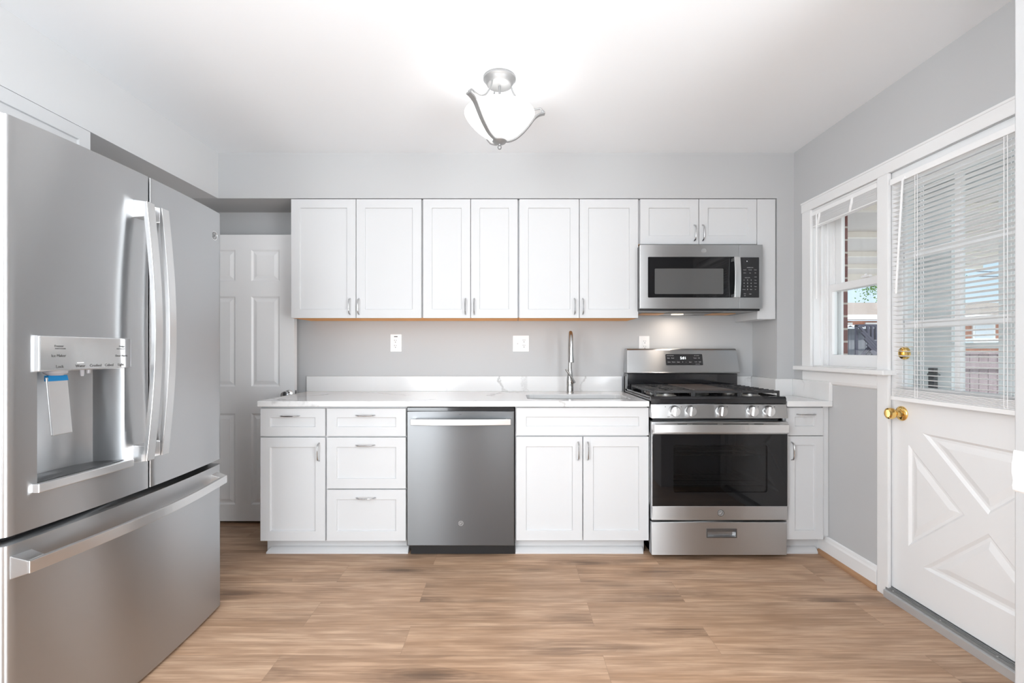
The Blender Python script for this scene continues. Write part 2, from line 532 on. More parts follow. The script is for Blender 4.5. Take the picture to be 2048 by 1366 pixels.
class MB:
    def __init__(self):
        self.v, self.f = [], []

    def add(self, verts, faces):
        b = len(self.v)
        self.v.extend([tuple(p) for p in verts])
        self.f.extend([tuple(b + i for i in q) for q in faces])
        return self

    def box(self, x0, x1, y0, y1, z0, z1):
        v = [(x, y, z) for z in (z0, z1) for y in (y0, y1) for x in (x0, x1)]
        return self.add(v, [(0, 2, 3, 1), (4, 5, 7, 6), (0, 1, 5, 4), (2, 6, 7, 3), (0, 4, 6, 2), (1, 3, 7, 5)])

    def prism(self, poly, a, b, to3d):
        """poly (u,v) extruded along w from a to b; to3d(u, v, w)"""
        n = len(poly)
        v = [to3d(u, w, a) for u, w in poly] + [to3d(u, w, b) for u, w in poly]
        f = [tuple(range(n - 1, -1, -1)), tuple(range(n, 2 * n))]
        f += [(i, (i + 1) % n, n + (i + 1) % n, n + i) for i in range(n)]
        return self.add(v, f)

    def lathe(self, prof, to3d, n=32, cap=True):
        """prof: (r, h) list; to3d(x, y, h) places it"""
        rings, v, f = [], [], []
        for r, h in prof:
            rings.append(len(v))
            for i in range(n):
                a = 2 * PI * i / n
                v.append(to3d(r * math.cos(a), r * math.sin(a), h))
        for k in range(len(prof) - 1):
            for i in range(n):
                j = (i + 1) % n
                f.append((rings[k] + i, rings[k] + j, rings[k + 1] + j, rings[k + 1] + i))
        if cap:
            f.append(tuple(rings[0] + i for i in range(n - 1, -1, -1)))
            f.append(tuple(rings[-1] + i for i in range(n)))
        return self.add(v, f)

    def sweep(self, path, section, up=(0, 0, 1), scale=None):
        """sweep a closed (a, b) section along a path; a along side axis, b along the second axis"""
        path = [Vector(p) for p in path]
        n, m = len(section), len(path)
        v, f = [], []
        up = Vector(up)
        for i, p in enumerate(path):
            t = (path[min(i + 1, m - 1)] - path[max(i - 1, 0)]).normalized()
            side = t.cross(up)
            if side.length < 1e-5:
                side = t.cross(Vector((1, 0, 0)) if abs(t.x) < 0.9 else Vector((0, 1, 0)))
            side.normalize()
            second = side.cross(t).normalized()
            s = scale[i] if scale else (1, 1)
            if not isinstance(s, tuple):
                s = (s, s)
            for a, b in section:
                v.append(p + side * a * s[0] + second * b * s[1])
        for i in range(m - 1):
            for k in range(n):
                q = (k + 1) % n
                f.append((i * n + k, i * n + q, (i + 1) * n + q, (i + 1) * n + k))
        f.append(tuple(range(n - 1, -1, -1)))
        f.append(tuple((m - 1) * n + k for k in range(n)))
        return self.add(v, f)

    def tube(self, path, r, n=10, up=(0, 0, 1)):
        rs = r if isinstance(r, (list, tuple)) else [r] * len(path)
        sec = [(math.cos(2 * PI * i / n), math.sin(2 * PI * i / n)) for i in range(n)]
        return self.sweep(path, sec, up, [float(q) for q in rs])

    def holed(self, outer, holes, to3d, profile=None, depth=None, through=False):
        """front face (u,v at w=0) with holes. profile: (inset, depth) rings closing each hole; depth: slab thickness;
        through: the holes go right through the slab"""
        bm = bmesh.new()
        edges = []
        for loop in [outer] + holes:
            vs = [bm.verts.new((u, w, 0)) for u, w in loop]
            edges += [bm.edges.new((vs[i], vs[(i + 1) % len(vs)])) for i in range(len(vs))]
        bmesh.ops.triangle_fill(bm, use_beauty=True, edges=edges, normal=(0, 0, 1))
        bm.verts.index_update()
        tris = [[v.index for v in f.verts] for f in bm.faces]
        flat = [(v.co.x, v.co.y) for v in bm.verts]
        bm.free()
        self.add([to3d(u, w, 0) for u, w in flat], tris)
        for h in holes:
            if profile:
                prev, pd = h, 0.0
                for ins, dp in profile:
                    cur = inset(h, ins)
                    n = len(h)
                    v = [to3d(u, w, pd) for u, w in prev] + [to3d(u, w, dp) for u, w in cur]
                    self.add(v, [(i, (i + 1) % n, n + (i + 1) % n, n + i) for i in range(n)])
                    prev, pd = cur, dp
                self.add([to3d(u, w, pd) for u, w in prev], [tuple(range(len(prev)))])
            if through:
                n = len(h)
                v = [to3d(u, w, 0) for u, w in h] + [to3d(u, w, depth) for u, w in h]
                self.add(v, [(i, (i + 1) % n, n + (i + 1) % n, n + i) for i in range(n)])
        if depth:
            n = len(outer)
            v = [to3d(u, w, 0) for u, w in outer] + [to3d(u, w, depth) for u, w in outer]
            self.add(v, [(i, (i + 1) % n, n + (i + 1) % n, n + i) for i in range(n)])
            if through:
                self.add([to3d(u, w, depth) for u, w in flat], tris)
            else:
                self.add([to3d(u, w, depth) for u, w in outer], [tuple(range(n))])
        return self

    def build(self, name, m, parent=None, bevel=0.0, smooth=False, weld=True, segs=2):
        off = Vector((0, 0, 0))
        p = parent
        while p is not None:
            off += p.location
            p = p.parent
        bm = bmesh.new()
        vs = [bm.verts.new(Vector(q) - off) for q in self.v]
        for q in self.f:
            try:
                bm.faces.new([vs[i] for i in q])
            except ValueError:
                pass
        if weld:
            bmesh.ops.remove_doubles(bm, verts=bm.verts, dist=1e-5)
        bmesh.ops.recalc_face_normals(bm, faces=bm.faces)
        me = bpy.data.meshes.new(name)
        bm.to_mesh(me)
        bm.free()
        me.materials.append(m)
        o = bpy.data.objects.new(name, me)
        COL.objects.link(o)
        if parent is not None:
            o.parent = parent
        if bevel:
            md = o.modifiers.new('edge', 'BEVEL')
            md.width = bevel
            md.segments = segs
            md.limit_method = 'ANGLE'
            md.angle_limit = math.radians(35)
        if smooth:
            for poly in me.polygons:
                poly.use_smooth = True
            try:
                me.set_sharp_from_angle(angle=math.radians(38))
            except Exception:
                pass
        return o


def thing(name, label, cat, loc, group=None):
    o = bpy.data.objects.new(name, None)
    o.empty_display_size = 0.1
    o.location = loc
    COL.objects.link(o)
    o['label'] = label
    o['category'] = cat
    if group:
        o['group'] = group
    return o


def tag(o, label, cat, group=None):
    o['label'] = label
    o['category'] = cat
    if group:
        o['group'] = group
    return o


def struct(o, label=None, cat=None):
    o['kind'] = 'structure'
    if label:
        o['label'] = label
    if cat:
        o['category'] = cat
    return o


_font_cache = {}


def text(body, size, mtx, m, parent, name='lettering', depth=0.0004, align='CENTER'):
    """raised lettering: text lies in the matrix' XY plane"""
    c = bpy.data.curves.new('t', 'FONT')
    c.body = body
    c.size = size
    c.extrude = depth
    c.align_x = align
    c.align_y = 'CENTER'
    c.resolution_u = 3
    tmp = bpy.data.objects.new('t', c)
    COL.objects.link(tmp)
    dg = bpy.context.evaluated_depsgraph_get()
    dg.update()
    me = bpy.data.meshes.new_from_object(tmp.evaluated_get(dg))
    bpy.data.objects.remove(tmp)
    bpy.data.curves.remove(c)
    off = Vector((0, 0, 0))
    p = parent
    while p is not None:
        off += p.location
        p = p.parent
    me.transform(Matrix.Translation(-off) @ mtx)
    me.name = name
    me.materials.clear()
    me.materials.append(m)
    o = bpy.data.objects.new(name, me)
    COL.objects.link(o)
    o.parent = parent
    return o


def facing_camera(x, y, z):
    """plane facing -Y (the back-wall appliances)"""
    return Matrix(((1, 0, 0, x), (0, 0, -1, y), (0, 1, 0, z), (0, 0, 0, 1)))


def facing_right(x, y, z):
    """plane facing +X (the refrigerator); text runs along +Y"""
    return Matrix(((0, 0, 1, x), (1, 0, 0, y), (0, 1, 0, z), (0, 0, 0, 1)))


def emblem(parent, mtx, r, m_disc, m_line, name='emblem'):
    """round badge: a disc with a raised ring and a looping monogram"""
    def t3(x, y, h):
        return mtx @ Vector((x, y, h))
    mb = MB()
    mb.lathe([(r, 0), (r, 0.0012), (r * 0.86, 0.0012), (r * 0.84, 0.0007)], t3, 28)
    d = mb.build(name, m_disc, parent, smooth=True)
    lines = MB()
    th = r * 0.045
    # ring
    lines.tube([t3(r * 0.74 * math.cos(a), r * 0.74 * math.sin(a), 0.0010) for a in [2 * PI * i / 32 for i in range(33)]], th, 6, mtx.to_3x3() @ Vector((0, 0, 1)))
    # four curls round the ring
    for k in range(4):
        a0 = PI / 4 + k * PI / 2
        pts = []
        for i in range(9):
            a = a0 + (i - 4) * 0.16
            rr = r * (0.60 + 0.16 * math.cos((i - 4) * 0.6))
            pts.append(t3(rr * math.cos(a), rr * math.sin(a), 0.0010))
        lines.tube(pts, th, 6, mtx.to_3x3() @ Vector((0, 0, 1)))
    # script-like g and e
    g = [(-0.08, 0.30), (-0.26, 0.34), (-0.40, 0.16), (-0.32, -0.04), (-0.14, -0.02), (-0.08, 0.20), (-0.06, -0.05), (-0.12, -0.34), (-0.32, -0.38), (-0.40, -0.22), (-0.10, -0.08)]
    e = [(0.04, 0.02), (0.24, 0.14), (0.30, 0.30), (0.18, 0.36), (0.06, 0.16), (0.08, -0.12), (0.22, -0.30), (0.42, -0.20)]
    for pts in (g, e):
        lines.tube([t3(r * a, r * b, 0.0010) for a, b in pts], th, 6, mtx.to_3x3() @ Vector((0, 0, 1)))
    lines.build('monogram', m_line, d, smooth=True)
    return d


def fy(y):
    """slab facing the camera: u = X, v = Z, depth goes away from the camera"""
    return lambda u, v, w: (u, y + w, v)


def fxl(x):
    """slab on the right wall facing -X: u = -Y (so it stays counter-clockwise), v = Z"""
    return lambda u, v, w: (x + w, -u, v)


def fxr(x):
    """slab on the left side facing +X: u = Y, v = Z"""
    return lambda u, v, w: (x - w, u, v)


# ------------------------------------------------------------------ the room
mb = MB()
mb.add([(XL - .2, YREAR - .2, 0), (XR + .1, YREAR - .2, 0), (XR + .1, YW + .15, 0), (XL - .2, YW + .15, 0)], [(0, 1, 2, 3)])
mb.add([(XL - .2, YREAR - .2, -.1), (XR + .1, YREAR - .2, -.1), (XR + .1, YW + .15, -.1), (XL - .2, YW + .15, -.1)], [(3, 2, 1, 0)])
struct(mb.build('floor', M['floor']))
struct(MB().box(XL - .2, XR + .25, YREAR - .2, YW + .2, ZC, ZC + .15).build('ceiling', M['ceiling']))
# back wall, its bulkhead over the cabinets and the boxed-out corner beside the range
mb = MB()
mb.box(XL - .2, XR + .25, YW, YW + .2, 0, ZC)
mb.box(XL, XR, YS, YW, ZS, ZC)
mb.box(1.67, XR, YS, YW, 0, ZS)
struct(mb.build('wall_back', M['wall']))
mb = MB()
mb.box(XL - .2, XL, YREAR, YW, 0, ZC)
struct(mb.build('wall_left', M['wall']))
M['bulkhead'] = mat('bulkhead_grey_lit', (0.66, 0.665, 0.67), 0.6, spec=0.3)  # wall grey lightened: the stronger side light is put into the colour
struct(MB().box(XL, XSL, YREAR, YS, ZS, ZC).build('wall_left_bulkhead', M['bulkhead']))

# right wall with the window and the outside-door openings (2.284..2.80 window, 1.31..2.24 door)
WY0, WY1, WZ0, WZ1 = 2.30, 2.817, 1.055, 1.985
DY0, DY1, DZ1 = 1.315, 2.238, 1.99
mb = MB()
T = 0.15
mb.box(XR, XR + T, YREAR, DY0, 0, ZC)
mb.box(XR, XR + T, DY0, DY1, DZ1, ZC)
mb.box(XR, XR + T, DY1, WY0, 0, ZC)
mb.box(XR, XR + T, WY0, WY1, 0, WZ0)
mb.box(XR, XR + T, WY0, WY1, WZ1, ZC)
mb.box(XR, XR + T, WY1, YW + .2, 0, ZC)
struct(mb.build('wall_right', M['wall']))
# brick skin outside
mb = MB()
B0, B1 = XR + T, 1.998
BY1 = 2.819
mb.box(B0, B1, YREAR, DY0, -.3, 2.9)
mb.box(B0, B1, DY0, DY1 + .02, 2.02, 2.9)
mb.box(B0, B1, DY1 + .02, WY0, -.3, 2.9)
mb.box(B0, B1, WY0, BY1, -.3, 1.03)
mb.box(B0, B1, WY0, BY1, 2.01, 2.9)
mb.box(B0, B1, BY1, YW + 1.5, -.3, 2.9)
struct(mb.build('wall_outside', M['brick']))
# wall behind the camera, with a wide opening put in for the added rear fill
mb = MB()
mb.box(XL - .2, -1.55, YREAR - .2, YREAR, 0, ZC)
mb.box(1.15, XR + .25, YREAR - .2, YREAR, 0, ZC)
mb.box(-1.55, 1.15, YREAR - .2, YREAR, 0, .65)
mb.box(-1.55, 1.15, YREAR - .2, YREAR, 2.25, ZC)
struct(mb.build('wall_front', M['wall']))
# stub of partition at the right edge of the view with its chair rail
PX, PY = 1.271, 1.2
struct(MB().box(PX, XR, 0.98, PY, 0, ZC).build('wall_partition', M['wall'], bevel=0.004))
prof = [(a_ * .3, h_) for a_, h_ in [(0, 0), (0.010, 0.004), (0.013, 0.016), (0.008, 0.026), (0.012, 0.036), (0.018, 0.046), (0.018, 0.07), (0.012, 0.078), (0.006, 0.100), (0, 0.104)]]
mb = MB()
zr = pz(982, PY)
for k in range(len(prof) - 1):
    (a0, h0), (a1, h1) = prof[k], prof[k + 1]
    mb.add([(PX - a0, PY + a0 * .2, zr + h0), (PX - a1, PY + a1 * .2, zr + h1), (PX - a1, .97, zr + h1), (PX - a0, .97, zr + h0)], [(0, 1, 2, 3)])
mb.add([(PX - a, PY + a * .2, zr + h) for a, h in prof], [tuple(range(len(prof)))])
struct(mb.build('trim_1', M['trim']))

# baseboard, brown shoe moulding
mb = MB()
bprof = [(0, 0), (0.014, 0), (0.014, 0.085), (0.010, 0.095), (0.008, 0.108), (0, 0.113)]
mb.prism(bprof, 2.235 + .06, 2.735, lambda u, v, w: (XR - u, w, v))
struct(mb.build('baseboard_right', M['trim'], bevel=0.0015))
mb = MB()
q = [(0.014, 0), (0.030, 0)] + [(0.014 + 0.016 * math.cos(a), 0.024 * math.sin(a)) for a in (0.5, 1.0, 1.57)]
mb.prism(q, 2.29, 2.72, lambda u, v, w: (XR - u, w, v))
struct(mb.build('trim_2', M['shoe_wood']))

# casings round door and window
XC = XR - 0.016
mb = MB()
mb.box(XC, XR, 1.24, 2.885, 1.985, 2.046)
mb.box(XC - .004, XR, 1.24, 2.885, 2.034, 2.046)
mb.box(XC, XR, 2.219, 2.287, 0.0, 1.985)
mb.box(XC, XR, 1.24, 1.312, 0.0, 1.985)
mb.box(XC, XR, 2.795, 2.877, 1.06, 1.985)
struct(mb.build('trim_3', M['trim'], bevel=0.003))
# door stop / jamb liner
mb = MB()
mb.box(XR, XR + .17, 2.2345, 2.2445, 0, 1.99)
mb.box(XR, XR + .17, 1.309, 1.319, 0, 1.99)
mb.box(XR, XR + .17, 1.319, 2.2345, 1.9865, 1.996)
struct(mb.build('trim_4', M['trim']))
# aluminium threshold under the door
th = bpy.data.objects.new('trim_5', None)
COL.objects.link(th)
th.location = (XR, 1.78, 0)
struct(th)
mb = MB()
mb.prism([(0.028, 0), (0.028, 0.034), (0.0, 0.040), (-0.16, 0.040), (-0.16, 0)], 1.319, 2.232, lambda u, v, w: (XR - u, w, v))
mb.build('sill_plate', M['threshold'], th, bevel=0.001)
mb = MB()
for k in range(3):
    mb.box(XR - .018 + k * .008, XR - .013 + k * .008, 1.32, 2.231, .036 + k * .0025, .046 + k * .002)
sealo = mb.build('rubber_seal', M['threshold_dark'], th)
mb = MB()
for y in (2.19, 1.95, 1.72, 1.50):
    mb.lathe([(0.004, 0), (0.0035, 0.0015), (0.0, 0.002)], lambda a, b, h, y=y: (XR - .0155 + a, y + b, .046 + h), 10, False)
mb.build('screw', M['chrome'], th)

# ------------------------------------------------------------------ window_1 (right wall)
win = bpy.data.objects.new('window_1', None)
win.location = (XR, 2.55, 1.06)
COL.objects.link(win)
struct(win, 'white double hung window with brick seen outside', 'window')
mb = MB()
mb.box(XR, 1.94, WY1 - .004, WY1 + .004, WZ0, WZ1)
mb.box(XR, 1.94, WY0 - .004, WY0 + .004, WZ0, WZ1)
mb.box(XR, 1.94, WY0, WY1, WZ1 - .012, WZ1 + .004)
mb.box(XR + .02, 1.94, WY0, WY1, WZ0 - .004, WZ0 + .012)
for x0, x1 in ((1.862, 1.875), (1.903, 1.912), (1.83, 1.842)):
    mb.box(x0, x1, WY1 - .016, WY1 - .003, WZ0, WZ1)
    mb.box(x0, x1, WY0 + .003, WY0 + .016, WZ0, WZ1)
mb.build('jamb_liner', M['vinyl'], win, bevel=0.001)
def sash(x, y0, y1, z0, z1, w, wt, wb, d, name):
    b = MB()
    b.holed(rect(-y1, -y0, z0, z1), [rect(-y1 + w, -y0 - w, z0 + wb, z1 - wt)], fxl(x), depth=d, through=True)
    s = b.build(name, M['vinyl'], win, bevel=0.002)
    g = MB().box(x + d * .45, x + d * .45 + .004, y0 + w - .004, y1 - w + .004, z0 + wb - .004, z1 - wt + .004)
    g.build('pane', M['glass'], s)
    return s
s1 = sash(1.877, WY0 + .004, WY1 - .003, WZ0 + .01, 1.541, .037, .041, .066, .030, 'lower_sash')
s2 = sash(1.913, WY0 + .004, WY1 - .010, 1.50, WZ1 - .012, .055, .03, .03, .022, 'upper_sash')
mb = MB()
mb.box(1.862, 1.878, 2.47, 2.53, 1.541, 1.552)
mb.box(1.862, 1.872, 2.495, 2.505, 1.552, 1.560)
mb.build('sash_lock', M['vinyl'], s1, bevel=0.002)
b = MB()
b.holed(rect(-WY1 - .006, -WY0, WZ0, WZ1), [rect(-2.786, -WY0 - .03, WZ0 + .03, WZ1 - .03)], fxl(1.938), depth=.012, through=True)
b.build('storm_frame', M['vinyl'], win)
mb = MB()
mb.box(1.722, 1.875, 2.20, 2.905, 1.040, 1.063)
mb.build('stool', M['trim'], win, bevel=0.004)
mb = MB()
mb.prism([(0, 0.965), (0.010, 0.972), (0.016, 0.985), (0.016, 1.030), (0.010, 1.040), (0, 1.040)], 2.287, 2.872, lambda u, v, w: (XR - u, w, v))
mb.build('apron', M['trim'], win, bevel=0.001)

# raised blind in the window
bl = thing('window_blind', 'white mini blind raised to the top of the double hung window', 'blind', (1.79, 2.55, 1.88))
mb = MB()
mb.box(1.772, 1.812, WY0 + .002, WY1 - .008, 1.945, 1.971)
mb.build('headrail', M['blind'], bl, bevel=0.003)
mb = MB()
for k in range(26):
    z = 1.8886 + k * .00216
    dx = random.uniform(-.002, .002)
    mb.box(1.776 + dx, 1.806 + dx, WY0 + .006, WY1 - .012, z, z + .0011)
mb.build('slats', M['blind'], bl)
mb = MB()
mb.box(1.775, 1.807, WY0 + .005, WY1 - .011, 1.880, 1.888)
mb.build('bottom_rail', M['blind'], bl, bevel=0.003)
for y in (2.73, 2.47):
    mb = MB()
    mb.tube([(1.790, y, 1.945), (1.773, y, 1.945), (1.770, y, 1.92), (1.772, y + .012, 1.897), (1.776, y + .02, 1.884)], .0065, 8, (0, 1, 0))
    mb.build('ladder_tape', M['blind'], bl, smooth=True)
mb = MB()
mb.tube([(1.775, 2.745, 1.955), (1.766, 2.746, 1.94), (1.766, 2.746, 1.455)], .004, 8, (0, 1, 0))
mb.build('tilt_wand', M['blind'], bl, smooth=True)

# ------------------------------------------------------------------ door_1 (outside door with nine-lite window and crossbuck)
d1 = bpy.data.objects.new('door_1', None)
d1.location = (XR, 1.777, 0.04)
COL.objects.link(d1)
struct(d1, 'white outside door with glazed top and crossbuck lower panel', 'door')
DX = XR + .008
GY0, GY1, GZ0, GZ1 = 1.395, 2.159, .980, 1.875
tri = [
    [(-2.0615, .797), (-1.777, .541), (-1.4925, .797)],
    [(-2.134, .735), (-2.134, .276), (-1.868, .506)],
    [(-1.42, .735), (-1.686, .506), (-1.42, .276)],
    [(-1.777, .470), (-2.060, .213), (-1.494, .213)],
]
def ccw(p):
    a = sum(p[i][0] * p[(i + 1) % len(p)][1] - p[(i + 1) % len(p)][0] * p[i][1] for i in range(len(p)))
    return p if a > 0 else p[::-1]
mb = MB()
# lower solid half with recessed triangles, then the frame of the glazed half
mb.holed(rect(-2.232, -1.321, .052, GZ0 - .0), [ccw(t) for t in tri], fxl(DX), profile=[(0.010, 0.009), (0.020, 0.009), (0.044, 0.002)], depth=.044)
mb.holed(rect(-2.232, -1.321, GZ0, 1.985), [rect(-GY1, -GY0, GZ0 + .012, GZ1)], fxl(DX), depth=.044, through=True)
slab = mb.build('door_slab', M['door_paint'], d1)
mb = MB()
cw = (GY1 - GY0) / 3
rh = (GZ1 - GZ0 - .012) / 3
for k in (1, 2):
    y = GY1 - cw * k
    mb.box(DX + .004, DX + .026, y - .012, y + .012, GZ0 + .012, GZ1)
for z in (1.273, 1.583):
    mb.box(DX + .005, DX + .025, GY0, GY1, z - .015, z + .015)
mb.box(DX - .006, DX + .004, GY0 - .02, GY1 + .02, GZ1, GZ1 + .02)
mb.box(DX - .006, DX + .004, GY1, GY1 + .02, GZ0 + .012, GZ1)
mb.box(DX - .006, DX + .004, GY0 - .02, GY0, GZ0 + .012, GZ1)
mb.build('muntin_grid', M['door_paint'], d1, bevel=0.002)
MB().box(DX + .016, DX + .020, GY0, GY1, GZ0 + .012, GZ1).build('pane', M['glass'], d1)
ky, kz = 2.168, .868
def px3(y, z):
    return lambda a, b, h: (DX - h, y + a, z + b)
mb = MB()
mb.lathe([(.033, 0), (.033, .004), (.029, .009), (.018, .012), (.014, .018), (.0135, .030), (.018, .036), (.0245, .043), (.026, .054), (.0245, .064), (.017, .068), (.0165, .0665), (.0, .066)], px3(ky, kz), 28, False)
mb.build('door_knob', M['brass'], d1, smooth=True)
mb = MB()
dy, dz = 2.150, 1.143
mb.lathe([(.029, 0), (.029, .006), (.026, .012), (.015, .015), (.0, .0155)], px3(dy, dz), 28, False)
db = mb.build('deadbolt', M['brass'], d1, smooth=True)
MB().box(DX - .030, DX - .014, dy - .004, dy + .004, dz - .016, dz + .016).build('thumb_turn', M['brass'], db, bevel=0.003)

# blind on the door
b2 = thing('door_blind', 'white mini blind lowered over the glass of the outside door', 'blind', (1.76, 1.8, .93))
BYA, BYB = 1.375, 2.176
mb = MB()
mb.box(1.735, 1.772, BYA, BYB, 1.910, 1.938)
mb.build('headrail', M['blind'], b2, bevel=0.003)
mb = MB()
nsl = 46
for k in range(nsl):
    z = .988 + k * (1.905 - .988) / (nsl - 1)
    pts = [(-.0122, .0024), (-.004, .0020), (.005, .0004), (.0122, -.0024)]
    up = [(1.7535 + a, z + b + .0005) for a, b in pts]
    dn = [(1.7535 + a, z + b - .0005) for a, b in pts][::-1]
    mb.prism(up + dn, BYA + .004, BYB - .004, lambda u, v, w: (u, w, v))
mb.build('slats', M['blind'], b2)
mb = MB()
mb.box(1.738, 1.769, BYA + .002, BYB - .002, .930, .948)
for k in range(7):
    mb.box(1.740 + random.uniform(0, .002), 1.768, BYA + .003, BYB - .003, .949 + k * .0048, .9525 + k * .0048)
mb.build('bottom_rail', M['blind'], b2, bevel=0.001)
for y in (2.035, 1.665, 1.45):
    mb = MB()
    for x in (1.7405, 1.7665):
        mb.box(x - .0007, x + .0007, y - .0012, y + .0012, .95, 1.91)
        mb.box(x - .0007, x + .0007, y + .012 - .0012, y + .012 + .0012, .95, 1.91)
    mb.build('ladder_cord', M['blind'], b2)
mb = MB()
mb.tube([(1.737, 2.095, 1.925), (1.728, 2.096, 1.905), (1.722, 2.125, 1.41)], .0046, 8, (0, 1, 0))
mb.build('tilt_wand', M['blind'], b2, smooth=True)

# storm door outside
sd = bpy.data.objects.new('door_3', None)
sd.location = (1.95, 1.78, 0)
COL.objects.link(sd)
struct(sd, 'white storm door seen through the blind of the outside door', 'door')
mb = MB()
mb.holed(rect(-2.238, -1.33, .05, 1.99), [rect(-2.098, -1.895, .30, 1.164), rect(-2.098, -1.895, 1.188, 1.828), rect(-1.83, -1.46, .30, 1.164), rect(-1.83, -1.46, 1.188, 1.828)], fxl(1.945), depth=.025, through=True)
mb.build('storm_panel', M['vinyl'], sd)
MB().box(1.955, 1.959, 1.46, 2.098, .30, 1.828).build('pane', M['glass'], sd)
mb = MB()
mb.box(1.928, 1.945, 2.165, 2.195, .98, 1.075)
mb.tube([(1.925, 2.18, 1.045), (1.915, 2.178, 1.045), (1.915, 2.125, 1.045)], .007, 8)
mb.build('latch_handle', M['dark_steel'], sd)

# ------------------------------------------------------------------ door_2 (open six-panel door against the back wall)
d2 = bpy.data.objects.new('door_2', None)
d2.location = (-1.78, 3.185, .02)
COL.objects.link(d2)
struct(d2, 'white six panel door standing open behind the refrigerator', 'door')
DF = 3.165
dx0, dx1, dz0, dz1 = -2.125, px(588.5, DF), .020, pz(469.5, DF)
cols = [(px(413.5, DF), px(470.5, DF)), (px(502.5, DF), px(559, DF))]
rows = [(pz(562, DF), pz(499.7, DF)), (pz(773, DF), pz(593, DF)), (pz(1009, DF), pz(827, DF))]
mb = MB()
mb.holed(rect(dx0, dx1, dz0, dz1), [rect(a, b_, c, d) for a, b_ in cols for c, d in rows], fy(DF), profile=[(0.010, 0.008), (0.016, 0.008), (0.036, 0.002)], depth=.040)
mb.build('door_slab', M['door_paint'], d2)
mb = MB()
kx, kz2 = px(577.5, DF), .862
mb.lathe([(.032, 0), (.032, .004), (.027, .010), (.013, .014), (.012, .032), (.022, .040), (.0275, .052), (.025, .064), (.012, .069), (.0, .0695)], lambda a, b_, h: (kx + a, DF - h, kz2 + b_), 28, False)
mb.build('door_knob', M['chrome'], d2, smooth=True)
MB().box(dx1 - .001, dx1 + .0015, DF + .010, DF + .030, .84, .89).build('latch_plate', M['pull'], d2)


# ------------------------------------------------------------------ cabinets
def pull(parent, x, z, y, vertical=True, ln=.100):
    """arched bar pull with flared flattened feet"""
    b = MB()
    n = 14
    path, sc = [], []
    for i in range(n + 1):
        t = i / n
        s = (t - .5) * ln
        out = .026 * (1 - (2 * t - 1) ** 4) ** .5 if 0 < t < 1 else .0
        path.append((x, y - out - .001, z + s) if vertical else (x + s, y - out - .001, z))
        e = abs(2 * t - 1)
        sc.append((1.0 + .45 * e ** 6, .8 + .3 * (1 - e)))
    sec = [(.0048 * math.cos(a), .0036 * math.sin(a)) for a in [2 * PI * i / 10 for i in range(10)]]
    b.sweep(path, sec, (1, 0, 0) if vertical else (0, 0, 1), [(q[1] if vertical else q[0], q[0] if vertical else q[1]) for q in sc])
    return b.build('handle', M['pull'], parent, smooth=True)


def shaker(parent, name, x0, x1, z0, z1, y, rail=.055, railv=None, th=.019):
    rv = railv or rail
    b = MB()
    b.holed(rect(x0, x1, z0, z1), [rect(x0 + rail, x1 - rail, z0 + rv, z1 - rv)], fy(y), profile=[(0.0015, 0.009)], depth=th)
    return b.build(name, M['cabinet'], parent, bevel=0.0012, segs=1)


def wall_cabinet(label, xa, xb, za, zb, doors, pulls, zpull, filler=None):
    t = thing('wall_cabinet', label, 'cabinet', ((xa + xb) / 2, YS + .16, za), 'white wall cabinets under the bulkhead')
    b = MB()
    b.box(xa, xb, YS + .020, YW - .003, za + .004, zb)
    b.build('carcass', M['cabinet'], t)
    MB().box(xa + .001, xb - .001, YS + .020, YW - .004, za + .0005, za + .004).build('bottom_panel', M['raw_wood'], t)
    for (a, c), pxx in zip(doors, pulls):
        dd = shaker(t, 'door', a, c, za, zb, YS)
        pull(dd, pxx, zpull, YS)
    return t


ZU0, ZU1 = pz(636, YS), pz(398.2, YS)
u = lambda x: px(x, YS)
wall_cabinet('widest white two-door wall cabinet, beside the open six panel door', u(581.5), u(844), ZU0, ZU1, [(u(582), u(711.3)), (u(712.5), u(842.5))], [u(700), u(718)], pz(613, YS))
wall_cabinet('narrow white two-door wall cabinet between the two wide full-height ones', u(844.6), u(1036.6), ZU0, ZU1, [(u(846.2), u(940.5)), (u(941.8), u(1035))], [u(931), u(948.5)], pz(613, YS))
wall_cabinet('white two-door wall cabinet above the sink, left of the microwave', u(1037.2), u(1277.2), ZU0, ZU1, [(u(1039), u(1158)), (u(1159.4), u(1276.5))], [u(1149), u(1165.5)], pz(613, YS))
mwc = wall_cabinet('short white two-door wall cabinet above the microwave', u(1278.4), u(1515), pz(488.5, YS), ZU1, [(u(1280.5), u(1397.3)), (u(1398.7), u(1513.5))], [u(1388.5), u(1405)], pz(466, YS))
fil = MB().box(u(1514.6), u(1551), YS, YW - .003, pz(638.5, YS), ZU1).build('filler_panel', M['cabinet'], bevel=0.002)
tag(fil, 'white filler panel to the right of the microwave, reaching down to the bulkhead corner', 'panel')
# cabinet above the refrigerator, facing right
t = thing('wall_cabinet', 'white wall cabinet above the refrigerator, under the left bulkhead', 'cabinet', (-2.0, 1.62, 1.80), 'white cabinets under the left bulkhead')
MB().box(XL, XSL - .019, 1.165, 2.079, 1.80, ZS - .001).build('carcass', M['cabinet'], t)
for a, c in ((1.168, 1.619), (1.622, 2.078)):
    b = MB()
    b.holed(rect(a, c, 1.80, ZS - .002), [rect(a + .055, c - .055, 1.855, ZS - .057)], fxr(XSL + .001), profile=[(0.0015, 0.009)], depth=.019)
    b.build('door', M['cabinet'], t, bevel=0.0012, segs=1)

# base cabinets
w = lambda x: px(x, YB)
zb = lambda y: pz(y, YB)
ZCT = .876       # counter top
CARC = YB + .0195


